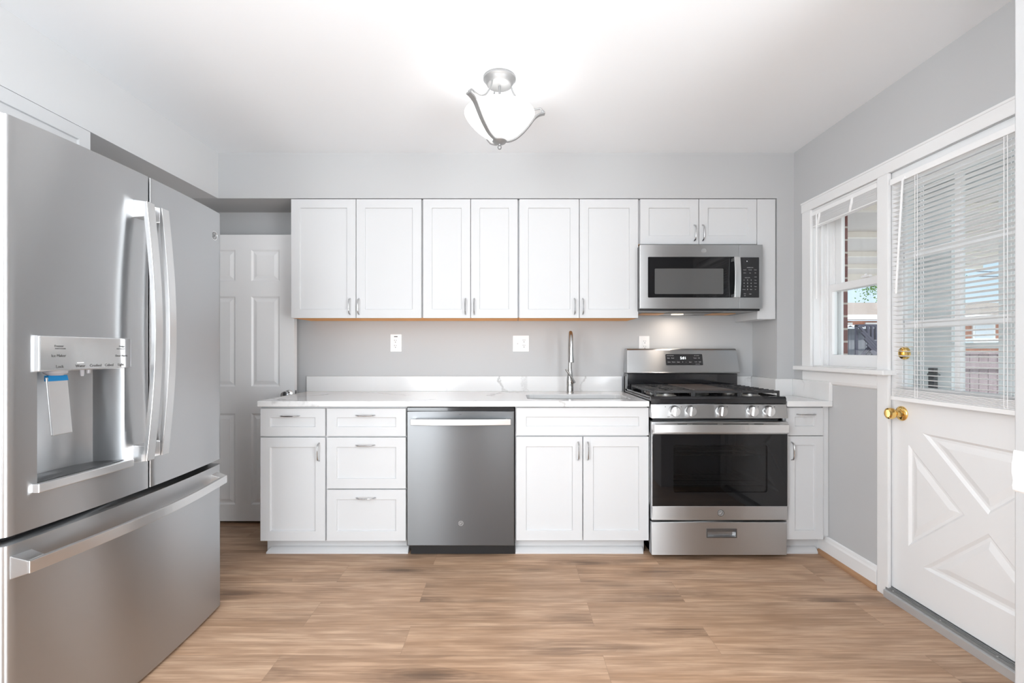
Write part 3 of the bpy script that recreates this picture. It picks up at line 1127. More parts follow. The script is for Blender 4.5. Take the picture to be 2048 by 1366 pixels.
def base(label, xa, xb, toe=(0, 0), yback=YW - .004, group='white base cabinets under the counter'):
    t = thing('base_cabinet', label, 'cabinet', ((xa + xb) / 2, YB + .3, 0), group)
    cb = MB()
    cb.box(xa, xb, CARC, CARC + .019, .105, .8445)
    cb.box(xa, xa + .016, CARC + .019, yback, .105, .8445)
    cb.box(xb - .016, xb, CARC + .019, yback, .105, .8445)
    cb.box(xa + .016, xb - .016, CARC + .019, yback, .105, .121)
    cb.box(xa + .016, xb - .016, yback - .006, yback, .121, .8445)
    cb.build('carcass', M['cabinet'], t)
    bb = MB()
    bb.box(xa + toe[0], xb - toe[1], 2.734, 2.75, 0, .105)
    bb.build('toe_kick', M['cabinet'], t)
    return t


ta = base('white base cabinet with one drawer over one door, at the counter end', w(519.5), w(651.3))
dr = shaker(ta, 'drawer', w(520.5), w(650), zb(872.5), zb(816.8), YB, railv=.0515)
pull(dr, w(580.5), zb(831.5), YB, False, .102)
dd = shaker(ta, 'door', w(520.5), w(650), zb(1082), zb(875), YB)
pull(dd, w(638.5), zb(904), YB, True)
tb = base('white base cabinet with three drawers, beside the dishwasher', w(651.3), w(812.6))
for y0, y1, yp in ((816.8, 872.5, 830.5), (875, 977.3, 890), (979.5, 1082, 995)):
    dr = shaker(tb, 'drawer', w(653.5), w(811.5), zb(y1), zb(y0), YB, railv=.0515 if y0 < 830 else .055)
    pull(dr, w(731 if y0 < 900 else 732), zb(yp), YB, False, .102)
ts = base('white sink base cabinet with two doors under a false drawer front', w(1030.6), .764)
shaker(ts, 'false_front', w(1032.5), w(1297.5), zb(871), zb(815.5), YB, railv=.0515)
for a, c, pp in ((1032.5, 1164.7, 1156.3), (1166.7, 1297.5, 1175.5)):
    dd = shaker(ts, 'door', w(a), w(c), zb(1081), zb(873.5), YB)
    pull(dd, w(pp), zb(902), YB)
tn = base('narrow white base cabinet between range and right wall', 1.528, XR - .001, yback=YS - .002)
dr = shaker(tn, 'drawer', 1.535, w(1647), zb(871), zb(815.5), YB, railv=.0515, rail=.05)
pull(dr, w(1611.5), zb(828.3), YB, False, .098)
dd = shaker(tn, 'door', 1.535, w(1647), zb(1079), zb(872.5), YB, rail=.05)
pull(dd, w(1583), zb(902), YB)
MB().box(w(1647.5), XR - .002, YB + .006, CARC, .118, .8445).build('filler_strip', M['cabinet'], tn, bevel=0.001)
# white shoe along the toe kicks
for i, (xa, xb, lab, mit) in enumerate(((-1.392, w(812), 'white shoe moulding along the foot of the drawer cabinets', True), (w(1031), .752, 'white shoe moulding along the foot of the sink cabinet', False), (1.53, 1.745, 'short white shoe moulding at the foot of the narrow cabinet', False))):
    b = MB()
    pr = [(2.734, 0), (2.700, 0), (2.700, .010), (2.712, .022), (2.722, .030), (2.734, .034)]
    v0 = [(xa + (.03 * (y - 2.70) / .034 if mit else 0), y, z) for y, z in pr]
    v1 = [(xb, y, z) for y, z in pr]
    n = len(pr)
    b.add(v0 + v1, [tuple(range(n)), tuple(range(2 * n - 1, n - 1, -1))] + [(k, (k + 1) % n, n + (k + 1) % n, n + k) for k in range(n)])
    struct(b.build('trim_%d' % (6 + i), M['cabinet']))

# ------------------------------------------------------------------ counters and splashes
CF = 2.622
CTL = (-1.402, .764)
hole = rrect(.095, .695, 2.732, 3.045, .045, 6)
def top(u, v, w_):
    return (u, v, ZCT - w_)
mb = MB()
mb.holed(rect(CTL[0], CTL[1], CF, YW - .001), [hole], top, depth=.031, through=True)
c1 = mb.build('countertop', M['quartz'], bevel=0.003)
tag(c1, 'long white veined quartz countertop with the sink cut into it', 'countertop')
mb = MB()
mb.prism([(1.526, CF), (XR - .001, CF), (XR - .001, YS - .001), (1.669, YS - .001), (1.669, YW - .001), (1.526, YW - .001)], ZCT - .031, ZCT, lambda a, b_, c: (a, b_, c))
c2 = mb.build('countertop', M['quartz'], bevel=0.003)
tag(c2, 'small white quartz countertop in the corner right of the range', 'countertop')
sp = MB().box(px(613, 3.267), .764, YW - .021, YW - .001, ZCT, ZCT + .103).build('backsplash', M['quartz'], bevel=0.0015)
tag(sp, 'long low quartz backsplash strip on the wall behind the sink', 'backsplash')
mb = MB()
mb.box(1.526, 1.650, YW - .021, YW - .001, ZCT, ZCT + .103)
mb.box(1.650, 1.669, YS - .020, YW - .001, ZCT, ZCT + .103)
mb.box(1.669, XR - .021, YS - .020, YS - .001, ZCT, ZCT + .103)
mb.box(XR - .021, XR - .001, CF, YS - .001, ZCT, ZCT + .103)
sp2 = mb.build('backsplash', M['quartz'], bevel=0.0015)
tag(sp2, 'stepped quartz backsplash strip round the corner right of the range', 'backsplash')

# sink and faucet
sk = thing('sink', 'stainless undermount sink set into the long counter', 'sink', (.395, 2.89, .65))
mb = MB()
rim = rrect(.091, .699, 2.728, 3.049, .047, 6)
inn = rrect(.097, .693, 2.734, 3.043, .043, 6)
low = rrect(.112, .678, 2.749, 3.028, .05, 6)
n = len(rim)
lv = [(rim, ZCT - .0315), (inn, ZCT - .0315), (low, .665), (inset(low, .03), .655)]
v, f = [], []
for poly, z in lv:
    v += [(a, c, z) for a, c in poly]
for k in range(len(lv) - 1):
    f += [(k * n + i, k * n + (i + 1) % n, (k + 1) * n + (i + 1) % n, (k + 1) * n + i) for i in range(n)]
f.append(tuple((len(lv) - 1) * n + i for i in range(n)))
mb.add(v, f)
mb.build('bowl', M['steel'], sk, smooth=True)
MB().lathe([(.045, .656), (.043, .659), (.03, .658), (0.0, .657)], lambda a, b_, h: (.395 + a, 2.93 + b_, h), 24, False).build('drain', M['chrome'], sk, smooth=True)

fx, fyy = .389, 3.135
fc = thing('faucet', 'brushed nickel pull-down gooseneck faucet behind the sink', 'faucet', (fx, fyy, ZCT))
mb = MB()
mb.lathe([(.026, 0), (.026, .006), (.0235, .008), (.0235, .040), (.0225, .046), (.0235, .052), (.022, .09), (.0165, .135), (.0145, .150), (.0145, .153)], lambda a, b_, h: (fx + a, fyy + b_, ZCT + h), 24)
mb.build('body', M['nickel'], fc, smooth=True)
pts = [(fx, fyy, ZCT + .150), (fx, fyy, ZCT + .30)]
R = .080
for i in range(1, 15):
    a = PI * i / 14
    pts.append((fx - .012 * (1 - math.cos(a)) / 2, fyy - R + R * math.cos(a), ZCT + .315 + R * math.sin(a)))
pts.append((fx - .013, fyy - 2 * R - .001, ZCT + .295))
mb = MB()
mb.tube(pts, .0125, 14, (1, 0, 0))
mb.build('spout', M['nickel'], fc, smooth=True)
mb = MB()
hx, hy = fx - .013, fyy - 2 * R - .001
mb.lathe([(.0135, .298), (.0140, .293), (.0140, .262), (.0175, .230), (.0190, .212), (.0185, .206), (.015, .203), (.0, .204)], lambda a, b_, h: (hx + a, hy + b_, ZCT + h), 24, False)
sh = mb.build('spray_head', M['nickel'], fc, smooth=True)
mb = MB()
mb.tube([(fx + .012, fyy - .020, ZCT + .070), (fx + .022, fyy - .030, ZCT + .072), (fx + .005, fyy - .040, ZCT + .105), (fx - .034, fyy - .050, ZCT + .158)], [.012, .011, .0075, .0055], 12, (0, 1, 0))
mb.build('lever', M['nickel'], fc, smooth=True)


# ------------------------------------------------------------------ outlets
def receptacle(parent, x, z, y):
    b = MB()
    b.prism(rrect(x - .0165, x + .0165, z - .034, z + .034, .004, 3), y - .0085, y - .005, lambda u_, v_, w_: (u_, w_, v_))
    r = b.build('receptacle', M['outlet'], parent)
    s = MB()
    for dz_ in (.018, -.018):
        s.box(x - .0075, x - .0055, y - .0092, y - .0084, z + dz_ + .001, z + dz_ + .010)
        s.box(x + .0050, x + .0070, y - .0092, y - .0084, z + dz_ + .002, z + dz_ + .009)
        s.lathe([(.0028, 0), (.0028, .0007)], lambda a, b_, h, dz_=dz_: (x + a, y - .0085 - h, z + dz_ - .007 + b_), 12)
    s.build('slots', M['slot'], r)
    return r


def plate(x0, x1, z0, z1, y, parent):
    b = MB()
    b.prism(rrect(x0, x1, z0, z1, .004, 3), y - .0055, y - .0001, lambda u_, v_, w_: (u_, w_, v_))
    return b.build('cover_plate', M['outlet'], parent, bevel=0.0015)


q = lambda x: px(x, YW)
qz = lambda y: pz(y, YW)
o1 = thing('wall_outlet', 'white wall outlet above the counter end, under the widest wall cabinet', 'outlet', (q(792), YW, qz(686)))
plate(q(781), q(803.5), qz(703.5), qz(668.5), YW, o1)
receptacle(o1, q(791.5), qz(687.5), YW)
MB().box(q(788.5), q(795.5), YW - .0062, YW - .0054, qz(674.2), qz(672.6)).build('printed_mark', M['dark_print'], o1)
o2 = thing('wall_outlet', 'wide white switch and outlet plate left of the faucet', 'outlet', (q(1042), YW, qz(687)))
plate(q(1025.5), q(1058), qz(703.5), qz(671), YW, o2)
receptacle(o2, q(1048), qz(687), YW)
b = MB()
b.box(q(1035) - .016, q(1035) + .016, YW - .0065, YW - .005, qz(687) - .032, qz(687) + .032)
sw = b.build('switch_frame', M['outlet'], o2, bevel=0.001)
b = MB()
b.prism([(0, -.006), (.009, .002), (.008, .008), (0, .009)], q(1035) - .005, q(1035) + .005, lambda u_, v_, w_: (w_, YW - .0065 - u_, qz(687) + v_))
b.build('toggle', M['outlet'], sw)
o3 = thing('wall_outlet', 'white wall outlet partly hidden behind the range backguard', 'outlet', (q(1288), YW, qz(689)))
plate(q(1277.5), q(1298.5), qz(706.5), qz(672), YW, o3)
receptacle(o3, q(1289), qz(689), YW)

# ------------------------------------------------------------------ dishwasher
XD0, XD1 = w(814), w(1029)
dw = thing('dishwasher', 'stainless steel dishwasher between drawer cabinet and sink cabinet', 'dishwasher', ((XD0 + XD1) / 2, 2.95, 0))
MB().box(XD0 + .005, XD1 - .005, YB + .05, YW - .03, .03, .842).build('tub', M['black'], dw)
DWY = YB - .006
mb = MB()
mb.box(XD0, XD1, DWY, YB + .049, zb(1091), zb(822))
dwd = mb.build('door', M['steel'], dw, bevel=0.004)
MB().box(XD0 + .002, XD1 - .002, YB + .002, YB + .049, zb(822) + .0005, zb(815.5)).build('control_strip', M['gloss_black'], dw)
MB().box(XD0 + .012, XD1 + .004, YB + .045, YB + .06, 0.002, .064).build('kick_plate', M['black'], dw)
mb = MB()
hw0, hw1, hz = px(820, 2.60), px(1021.5, 2.60), pz(844.7, 2.60)
path, sc = [], []
for i in range(17):
    t_ = i / 16
    path.append((hw0 + (hw1 - hw0) * t_, 2.612 - .016 * math.sin(PI * t_), hz))
mb.sweep(path, [(-.006, -.0165), (.006, -.0165), (.006, .0165), (-.006, .0165)], (0, 0, 1))
for x in (hw0 + .014, hw1 - .014):
    mb.box(x - .014, x + .014, 2.606, DWY + .001, hz - .010, hz + .0165)
mb.build('handle', M['handle_steel'], dwd, bevel=0.002)
emblem(dw, facing_camera(w(922), DWY, zb(1045.8)), .0178, M['dark_steel'], M['print'])
MB().box(w(918.5), w(920), DWY - .0006, DWY + .001, zb(829), zb(827.5)).box(w(921), w(923), DWY - .0006, DWY + .001, zb(829), zb(827.5)).build('vent_mark', M['dark_print'], dw)

# ------------------------------------------------------------------ range
RX0, RX1, RY = .774, 1.520, 2.612
RXM = (RX0 + RX1) / 2
r_ = lambda x: px(x, RY)
rz = lambda y: pz(y, RY)
rg = thing('gas_range', 'stainless gas range with black glass oven door', 'stove', (RXM, 2.95, 0))
CAVX0, CAVX1, CAVZ0, CAVZ1 = r_(1347), r_(1535), rz(985), rz(890)
mb = MB()
mb.box(RX0, RX0 + .02, RY + .055, 3.262, .035, .862)
mb.box(RX1 - .02, RX1, RY + .055, 3.262, .035, .862)
mb.box(RX0, RX1, 3.24, 3.262, .035, .862)
mb.box(RX0, RX1, RY + .055, 3.262, .035, .08)
mb.box(RX0, RX1, RY + .06, 3.262, .79, .862)
mb.box(RX0, RX1, RY + .055, RY + .075, .765, .80)
mb.build('body', M['black'], rg)
mb = MB()
mb.holed(rect(RX0 + .02, RX1 - .02, .20, .765), [rect(CAVX0 - .03, CAVX1 + .03, CAVZ0 - .05, CAVZ1 + .04)], fy(RY + .06), profile=[(.001, .42)], depth=.44)
cav = mb.build('oven_cavity', M['cavity'], rg)
mb = MB()
for z in (CAVZ0 + .012, CAVZ1 - .075):
    for k in range(15):
        x = CAVX0 - .02 + (CAVX1 - CAVX0 + .04) * k / 14
        mb.box(x - .0015, x + .0015, RY + .09, RY + .46, z, z + .003)
    for y in (RY + .09, RY + .20, RY + .34):
        mb.box(CAVX0 - .025, CAVX1 + .025, y - .003, y + .003, z - .003, z + .003)
mb.build('oven_rack', M['wire'], cav)
for k, (x, y) in enumerate(((RX0 + .05, RY + .10), (RX1 - .05, RY + .10), (RX0 + .05, 3.2), (RX1 - .05, 3.2))):
    MB().lathe([(.018, 0), (.018, .012), (.010, .014), (.010, .036)], lambda a, b_, h, x=x, y=y: (x + a, y + b_, h), 16).build('levelling_foot', M['black'], rg)
# warming drawer
mb = MB()
hx0, hx1, hz0, hz1 = r_(1415), r_(1472), rz(1074), rz(1059.5)
mb.holed(rect(r_(1303.5), r_(1574.5), .030, rz(1044.5)), [rect(hx0, hx1, hz0, hz1)], fy(RY + .002), profile=[(.001, .022)], depth=.05)
wd = mb.build('warming_drawer', M['range_steel'], rg, bevel=0.004)
mb = MB()
mb.holed(rect(hx0 - .005, hx1 + .005, hz0 - .005, hz1 + .005), [rect(hx0, hx1, hz0, hz1)], fy(RY - .001), depth=.004, through=True)
mb.prism([(hz1, 0), (hz1 - .012, 0), (hz1 - .004, .016), (hz1, .016)], hx0, hx1, lambda u_, v_, w_: (w_, RY + .002 + v_, u_))
mb.build('pull_bezel', M['dark_steel'], wd)
# oven door: steel frame top and bottom, black glass between
GZ_0, GZ_1 = rz(1012.5), rz(868.5)
od = MB()
od.holed(rect(r_(1303.5), r_(1576), rz(1040.5), rz(843.5)), [rect(r_(1304.6), r_(1574.9), GZ_0, GZ_1)], fy(RY), depth=.045, through=True)
odo = od.build('oven_door', M['range_steel'], rg, bevel=0.003)
mb = MB()
mb.holed(rect(r_(1304.6), r_(1574.9), GZ_0, GZ_1), [rrect(CAVX0, CAVX1, CAVZ0, CAVZ1, .012, 4)], fy(RY + .002), depth=.02, through=True)
mb.build('door_glass', M['black_glass'], odo)
MB().box(CAVX0 - .002, CAVX1 + .002, RY + .006, RY + .010, CAVZ0 - .002, CAVZ1 + .002).build('oven_window', M['tinted_glass'], odo)
mb = MB()
for a, c in ((1355, 1374), (1385, 1435), (1446, 1497), (1508, 1527)):
    mb.box(r_(a), r_(c), RY - .001, RY + .004, rz(849.6), rz(847.6))
mb.build('vent_slots', M['black'], odo)
mb = MB()
HY = 2.555
h0, h1 = px(1309.5, HY), px(1579, HY)
zz0, zz1 = pz(866, HY), pz(849.5, HY)
mb.box(h0, h1, HY, HY + .014, zz0, zz1)
for x in (h0 + .012, h1 - .012):
    mb.box(x - .010, x + .010, HY + .010, RY + .001, zz0 + .006, zz1 - .004)
mb.build('handle', M['handle_steel'], odo, bevel=0.002)
emblem(odo, facing_camera(r_(1441.5), RY, rz(1026)), .0185, M['dark_steel'], M['print'])
# knob panel, slightly leaned back
mb = MB()
kp0, kp1 = rz(836.5), rz(808.3)
mb.prism([(RY - .012, kp0), (RY + .06, kp0), (RY + .06, kp1), (RY + .006, kp1)], r_(1302), r_(1574.5), lambda u_, v_, w_: (w_, u_, v_))
kpn = mb.build('control_panel', M['range_steel'], rg, bevel=0.005)
def kplane(z):
    return RY - .012 + .018 * (z - kp0) / (kp1 - kp0)
for x in (1348.5, 1380.5, 1442, 1503.5, 1536):
    X0, Z0 = r_(x), rz(822)
    yk = kplane(Z0)
    b = MB()
    b.lathe([(.0305, 0), (.0305, .006), (.029, .010), (.0275, .020), (.0255, .024), (.0, .024)], lambda a, b_, h: (X0 + a, yk - h, Z0 + b_), 32, False)
    kb = b.build('burner_knob', M['handle_steel'], rg, smooth=True)
    b = MB()
    b.prism(rrect(-.0055, .0055, -.027, .027, .004, 3), yk - .034, yk - .022, lambda u_, v_, w_: (X0 + u_ + .10 * v_, w_, Z0 + v_))
    gr = b.build('grip', M['handle_steel'], kb, bevel=0.0015)
    MB().box(X0 + .001, X0 + .004, yk - .0345, yk - .0338, Z0 + .018, Z0 + .024).build('pointer_mark', M['dark_print'], kb)
for x in (1331, 1362.5, 1455, 1517, 1549.5):
    z = rz(813.7)
    mb = MB()
    mb.lathe([(.0024, 0), (.0024, .0008)], lambda a, b_, h: (r_(x) + a, kplane(z) - h, z + b_), 10)
    for k in range(3):
        mb.box(r_(x) + .008 + k * .005, r_(x) + .010 + k * .005, kplane(z) - .0006, kplane(z) + .002, z - .010, z - .009)
    mb.build('burner_mark', M['dark_print'], rg)
text('OFF', .008, facing_camera(r_(1336), kplane(rz(833.5)) - .0006, rz(833.5)), M['dark_print'], rg, 'lettering', .0002)
# cooktop
ZT = .900
mb = MB()
mb.prism([(RY + .004, .864), (RY + .002, .890), (RY + .010, ZT + .002), (RY + .030, ZT + .002), (RY + .045, ZT - .008), (3.15, ZT - .008), (3.17, ZT), (3.215, ZT), (3.215, .864)], r_(1302.5), r_(1573), lambda u_, v_, w_: (w_, u_, v_))
for x0, x1 in ((r_(1302.5), r_(1302.5) + .014), (r_(1573) - .014, r_(1573))):
    mb.box(x0, x1, RY + .03, 3.2, ZT - .012, ZT + .002)
ckt = mb.build('cooktop', M['gloss_black'], rg, bevel=0.002)
burn = [(.90, 2.76, .046), (.90, 3.04, .036), (RXM, 2.90, .045), (1.39, 2.76, .042), (1.39, 3.04, .036)]
for x, y, r in burn:
    b = MB()
    b.lathe([(r + .012, ZT - .008), (r + .010, ZT - .002), (r, ZT), (r, ZT + .006)], lambda a, b_, h: (x + a, y + b_, h), 26)
    bb = b.build('burner', M['aluminium'], rg, smooth=True)
    MB().lathe([(r - .002, ZT + .006), (r - .002, ZT + .011), (r - .008, ZT + .014), (0, ZT + .014)], lambda a, b_, h: (x + a, y + b_, h), 26, False).build('burner_cap', M['burner_cap'], bb, smooth=True)
ZG = .932
GYA, GYB = 2.652, 3.150
def grate(xa, xb, mid):
    b = MB()
    t2 = .0055
    for y in (GYA, GYB):
        b.box(xa, xb, y - t2, y + t2, ZG - .013, ZG)
    for x in (xa, xb):
        b.box(x - t2, x + t2, GYA, GYB, ZG - .016, ZG - .004)
        for y in (GYA, (GYA + GYB) / 2, GYB):
            b.box(x - t2, x + t2, y - t2, y + t2, ZT - .006, ZG)
    for x in (xa, xb):                       # side fingers with raised ends
        d = 1 if x == xa else -1
        for k in range(1, 9):
            y = GYA + (GYB - GYA) * k / 9
            b.box(min(x, x + d * .07), max(x, x + d * .07), y - .004, y + .004, ZG - .012, ZG)
            b.box(x - t2, x + t2, y - .004, y + .004, ZG - .020, ZG)
    xm = (xa + xb) / 2
    if mid:
        b.box(xm - .004, xm + .004, GYA, GYB, ZG - .012, ZG)
        b.box(xa, xb, (GYA + GYB) / 2 - .004, (GYA + GYB) / 2 + .004, ZG - .012, ZG)
        for yc in (2.77, 3.03):
            for a in (PI / 4, 3 * PI / 4, -PI / 4, -3 * PI / 4):
                b.tube([(xm + .03 * math.cos(a), yc + .03 * math.sin(a), ZG - .006), (xm + .105 * math.cos(a), yc + .105 * math.sin(a), ZG - .006)], .0055, 6)
    return b.build('grate', M['iron'], rg, bevel=0.0015)
grate(RX0 + .030, 1.010, True)
gc = grate(1.022, 1.268, False)
grate(1.280, RX1 - .028, True)
mb = MB()
mb.box(1.032, 1.258, GYA + .02, GYB - .02, ZG - .004, ZG + .004)
mb.build('griddle_plate', M['griddle'], gc, bevel=0.004)
# backguard
yb0 = 3.175
bx = lambda x: px(x, yb0)
bz = lambda y: pz(y, yb0)
mb = MB()
mb.box(bx(1253.5), bx(1474.5), yb0 - .002, 3.262, .865, bz(747))
mb.build('vent_riser', M['gloss_black'], rg, bevel=0.003)
mb = MB()
prf = [(yb0 - .028, bz(745.5)), (yb0 - .022, bz(744)), (yb0 + .012, bz(700.5)), (yb0 + .020, bz(697.5)), (yb0 + .035, bz(697)), (3.262, bz(697)), (3.262, bz(745.5))]
x0b, x1b = bx(1252.5), bx(1477)
sec = []
mb.prism(prf, x0b, x1b, lambda u_, v_, w_: (w_ + (0.010 if w_ < RXM else -0.010) * (v_ - bz(745)) / .16, u_, v_))
bgd = mb.build('backguard', M['range_steel'], rg, bevel=0.006, segs=3)
def bplane(z):
    return yb0 - .022 + .034 * (z - bz(744)) / (bz(700.5) - bz(744))
sl = (.034) / (bz(700.5) - bz(744))
ang = math.atan(sl)
def bmtx(x, z, out=.0012):
    m3 = Matrix.Rotation(PI / 2 - ang, 3, 'X')
    mt = m3.to_4x4()
    nrm = m3 @ Vector((0, 0, 1))
    mt.translation = Vector((x, bplane(z), z)) + nrm * out
    return mt
zc_ = bz(719.3)
mt = bmtx(bx(1368), zc_, 0)
mb = MB()
mb.prism(rrect(-.123, .123, -.038, .038, .006, 4), 0, .0015, lambda u_, v_, w_: tuple(mt @ Vector((u_, v_, w_))))
dsp = mb.build('display_panel', M['keypad'], rg)
def on_panel(body, u_, v_, size, m=M['print'], name='lettering'):
    mm = mt @ Matrix.Translation((u_, v_, .0016))
    return text(body, size, mm, m, dsp, name, .0002)
on_panel('5:01', -.006, .010, .024, M['led'], 'clock_digits')
for s_, u_, v_, z_ in (('OVEN SETTINGS', -.092, .027, .0065), ('Bake', -.104, .010, .009), ('Broil', -.076, .010, .009), ('Conv', -.102, -.017, .009), ('Warm', -.072, -.017, .009), ('Clean', -.040, -.017, .009), ('+', -.012, -.017, .014), ('-', .011, -.017, .014), ('Start', .040, -.017, .009), ('SET CLOCK', .085, .027, .0065), ('Timer', .073, .010, .009), ('Off', .099, .010, .009), ('Lock', .077, -.015, .009), ('Light', .103, -.015, .009), ('HOLD 3 SEC', .087, -.031, .0055)):
    on_panel(s_, u_, v_, z_)

# ------------------------------------------------------------------ microwave
MY = 2.916
mx_ = lambda x: px(x, MY)
mz = lambda y: pz(y, MY)
MX0, MX1, MZ0, MZ1 = mx_(1280.3), mx_(1525.5), mz(617), mz(489.3)
mw = thing('microwave', 'stainless over-the-range microwave under the short wall cabinet', 'microwave', ((MX0 + MX1) / 2, 3.1, MZ0))
MB().box(MX0 + .002, MX1 - .002, MY + .03, YW - .002, MZ0 - .012, MZ1 - .003).build('body', M['black'], mw, bevel=0.002)
xs = mx_(1478.3)
gx0, gx1, gz0, gz1 = mx_(1296), mx_(1470), mz(595.3), mz(513.5)
mb = MB()
mb.holed(rect(MX0, xs - .0008, MZ0, MZ1), [rrect(gx0, gx1, gz0, gz1, .006, 4)], fy(MY), profile=[(.0008, .003)], depth=.028)
md = mb.build('door', M['range_steel'], mw, bevel=0.002)
wx0, wx1, wz0, wz1 = mx_(1309.5), mx_(1447), mz(588), mz(537)
mb = MB()
mb.holed(rrect(gx0 + .001, gx1 - .001, gz0 + .001, gz1 - .001, .005, 4), [rrect(wx0, wx1, wz0, wz1, .006, 4)], fy(MY + .0008), depth=.0015, through=True)
mb.build('door_glass', M['black_glass'], md)
M['mesh_screen'] = mat('microwave_mesh_screen', (0.10, 0.10, 0.10), 0.06, spec=0.7)
MB().box(wx0 - .001, wx1 + .001, MY + .0012, MY + .0022, wz0 - .001, wz1 + .001).build('mesh_window', M['mesh_screen'], md)
mb = MB()
hh0, hh1 = px(1468.5, MY - .03), px(1480.5, MY - .03)
path = [(0, MY - .028 - .010 * math.sin(PI * i / 12), pz(594.5, MY - .03) + (pz(514, MY - .03) - pz(594.5, MY - .03)) * i / 12) for i in range(13)]
mb.sweep([((hh0 + hh1) / 2, p[1], p[2]) for p in path], [(-.005, -(hh1 - hh0) / 2), (.005, -(hh1 - hh0) / 2), (.005, (hh1 - hh0) / 2), (-.005, (hh1 - hh0) / 2)], (1, 0, 0))
for z in (path[0][2] + .012, path[-1][2] - .012):
    mb.box(hh0 + .004, hh1 - .004, MY - .026, MY + .001, z - .010, z + .010)
mb.build('handle', M['handle_steel'], md, bevel=0.002)
emblem(md, facing_camera(mx_(1408), MY, mz(501.5)), .0165, M['range_steel'], M['print'])
mb = MB()
mb.box(xs + .0008, MX1, MY, MY + .028, MZ0, MZ1)
mc = mb.build('control_frame', M['range_steel'], mw, bevel=0.002)
mb = MB()
mb.prism(rrect(mx_(1479.5), mx_(1518), mz(595.3), mz(514.7), .003, 3), MY - .0012, MY + .001, lambda u_, v_, w_: (u_, w_, v_))
mb.build('keypad', M['keypad'], mc)
def mtext(body, x, y, size, m=M['print']):
    return text(body, size, facing_camera(mx_(x), MY - .0014, mz(y)), m, mc, 'lettering', .0002)
mtext('EXPRESS COOK', 1500, 535.2, .0055)
for s_, x, y in (('Popcorn', 1489.3, 539.8), ('Beverage', 1500, 539.8), ('Reheat', 1510.5, 539.8), ('Defrost', 1489.3, 546), ('Auto', 1500, 546), ('Melt', 1510.5, 546), ('TIMED COOK', 1494.5, 555.5)):
    mtext(s_, x, y, .0052)
for i, s_ in enumerate('123456789'):
    mtext(s_, 1488 + 7 * (i % 3), 560.3 + 6.3 * (i // 3), .011)
for s_, x, y in (('Power', 1488, 579), ('0', 1495, 579), ('Start', 1502, 579)):
    mtext(s_, x, y, .0065 if len(s_) > 1 else .011)
for s_, y in (('Cook', 554), ('Time', 560.5), ('Power', 566.5), ('Timer', 573), ('Fan', 579)):
    mtext(s_, 1510.8, y, .006)
for s_, x, y in (('Clear', 1489.5, 587.5), ('Off', 1489.5, 591.5), ('Light', 1500.5, 588)):
    mtext(s_, x, y, .0065)
MB().box(mx_(1493), mx_(1494.6), MY - .0018, MY, mz(523), mz(522)).build('indicator_light', M['led'], mc)
# underside
ZUN = MZ0 - .012
mb = MB()
mb.box(MX0 + .004, MX1 - .03, MY + .034, YW - .004, ZUN - .004, ZUN)
und = mb.build('bottom_plate', M['grey_paint'], mw)
MB().box(MX0 + .20, MX1 - .22, MY + .05, MY + .16, ZUN - .0055, ZUN - .0035).build('air_intake', M['black'], und)
for x in (MX0 + .055, MX1 - .235):
    b = MB()
    b.box(x, x + .15, MY + .17, MY + .31, ZUN - .0075, ZUN - .0035)
    b.build('grease_filter', M['filter'], und, bevel=0.002)
lx = mx_(1381)
mb = MB()
mb.box(lx - .10, lx + .10, MY + .20, MY + .27, ZUN - .006, ZUN - .0035)
mb.build('lamp_tray', M['chrome'], und)
MB().box(lx - .035, lx + .035, MY + .215, MY + .250, ZUN - .009, ZUN - .006).build('hood_lamp', M['hood_lens'], und, bevel=0.001)
light('microwave_hood_light', 'AREA', (lx, MY + .23, ZUN - .014), (lx, MY + .26, 0), power=0.55, color=(1.0, .84, .70), size=.07, size_y=.04)

# ------------------------------------------------------------------ refrigerator
FY0, FY1, FYM = 1.226, 2.150, 1.688
def bulge(y):
    return -1.311 + .026 * (1 - ((y - FYM) / .462) ** 2)
fr = thing('refrigerator', 'large stainless french-door refrigerator with ice and water dispenser', 'refrigerator', (-1.75, FYM, 0))
mb = MB()
mb.box(-2.14, -1.425, FY0 + .004, FY1 - .004, .02, 1.755)
mb.build('cabinet_body', M['dark_steel'], fr, bevel=0.004)
mb = MB()
mb.box(-1.43, -1.36, FY0 + .02, FY1 - .02, .60, .70)
mb.box(-1.45, -1.40, FYM - .03, FYM + .03, .66, 1.75)
mb.build('gasket', M['black'], fr)
def rounded_plan(ya, yb, r0=.016, r1=.004, back=-1.42, n=16):
    """plan outline of a bowed door between ya and yb; r0 / r1 round the two front edges"""
    pts = []
    for i in range(n + 1):
        y = ya + (yb - ya) * i / n
        x = bulge(y)
        for (e, r) in ((y - ya, r0 if ya < FYM - .3 else r1), (yb - y, r0 if yb > FYM + .3 else r1)):
            if e < r:
                x -= r - math.sqrt(max(0, r * r - (r - e) ** 2))
        pts.append((x, y))
    # finer samples at the round edges
    extra = []
    for r, s in ((r0 if ya < FYM - .3 else r1, 0), (r0 if yb > FYM + .3 else r1, 1)):
        for k in (.08, .25, .5, 1.0):
            e = r * k
            y = ya + e if s == 0 else yb - e
            x = bulge(y) - (r - math.sqrt(max(0, r * r - (r - e) ** 2)))
            extra.append((x, y))
    pts = sorted(set(pts + extra), key=lambda p: p[1])
    return pts + [(back, yb), (back, ya)]
flat = lambda u_, v_, w_: (u_, v_, w_)
FZ0, FZ1 = .668, 1.770
RZ0, RZ1 = .786, 1.100        # dispenser recess
RYA, RYB = 1.306, 1.580
plan = rounded_plan(FY0, FYM - .0035)
front = [p for p in plan[:-2]]
left = [p for p in front if p[1] < RYA] + [(bulge(RYA), RYA)]
right = [(bulge(RYB), RYB)] + [p for p in front if p[1] > RYB]
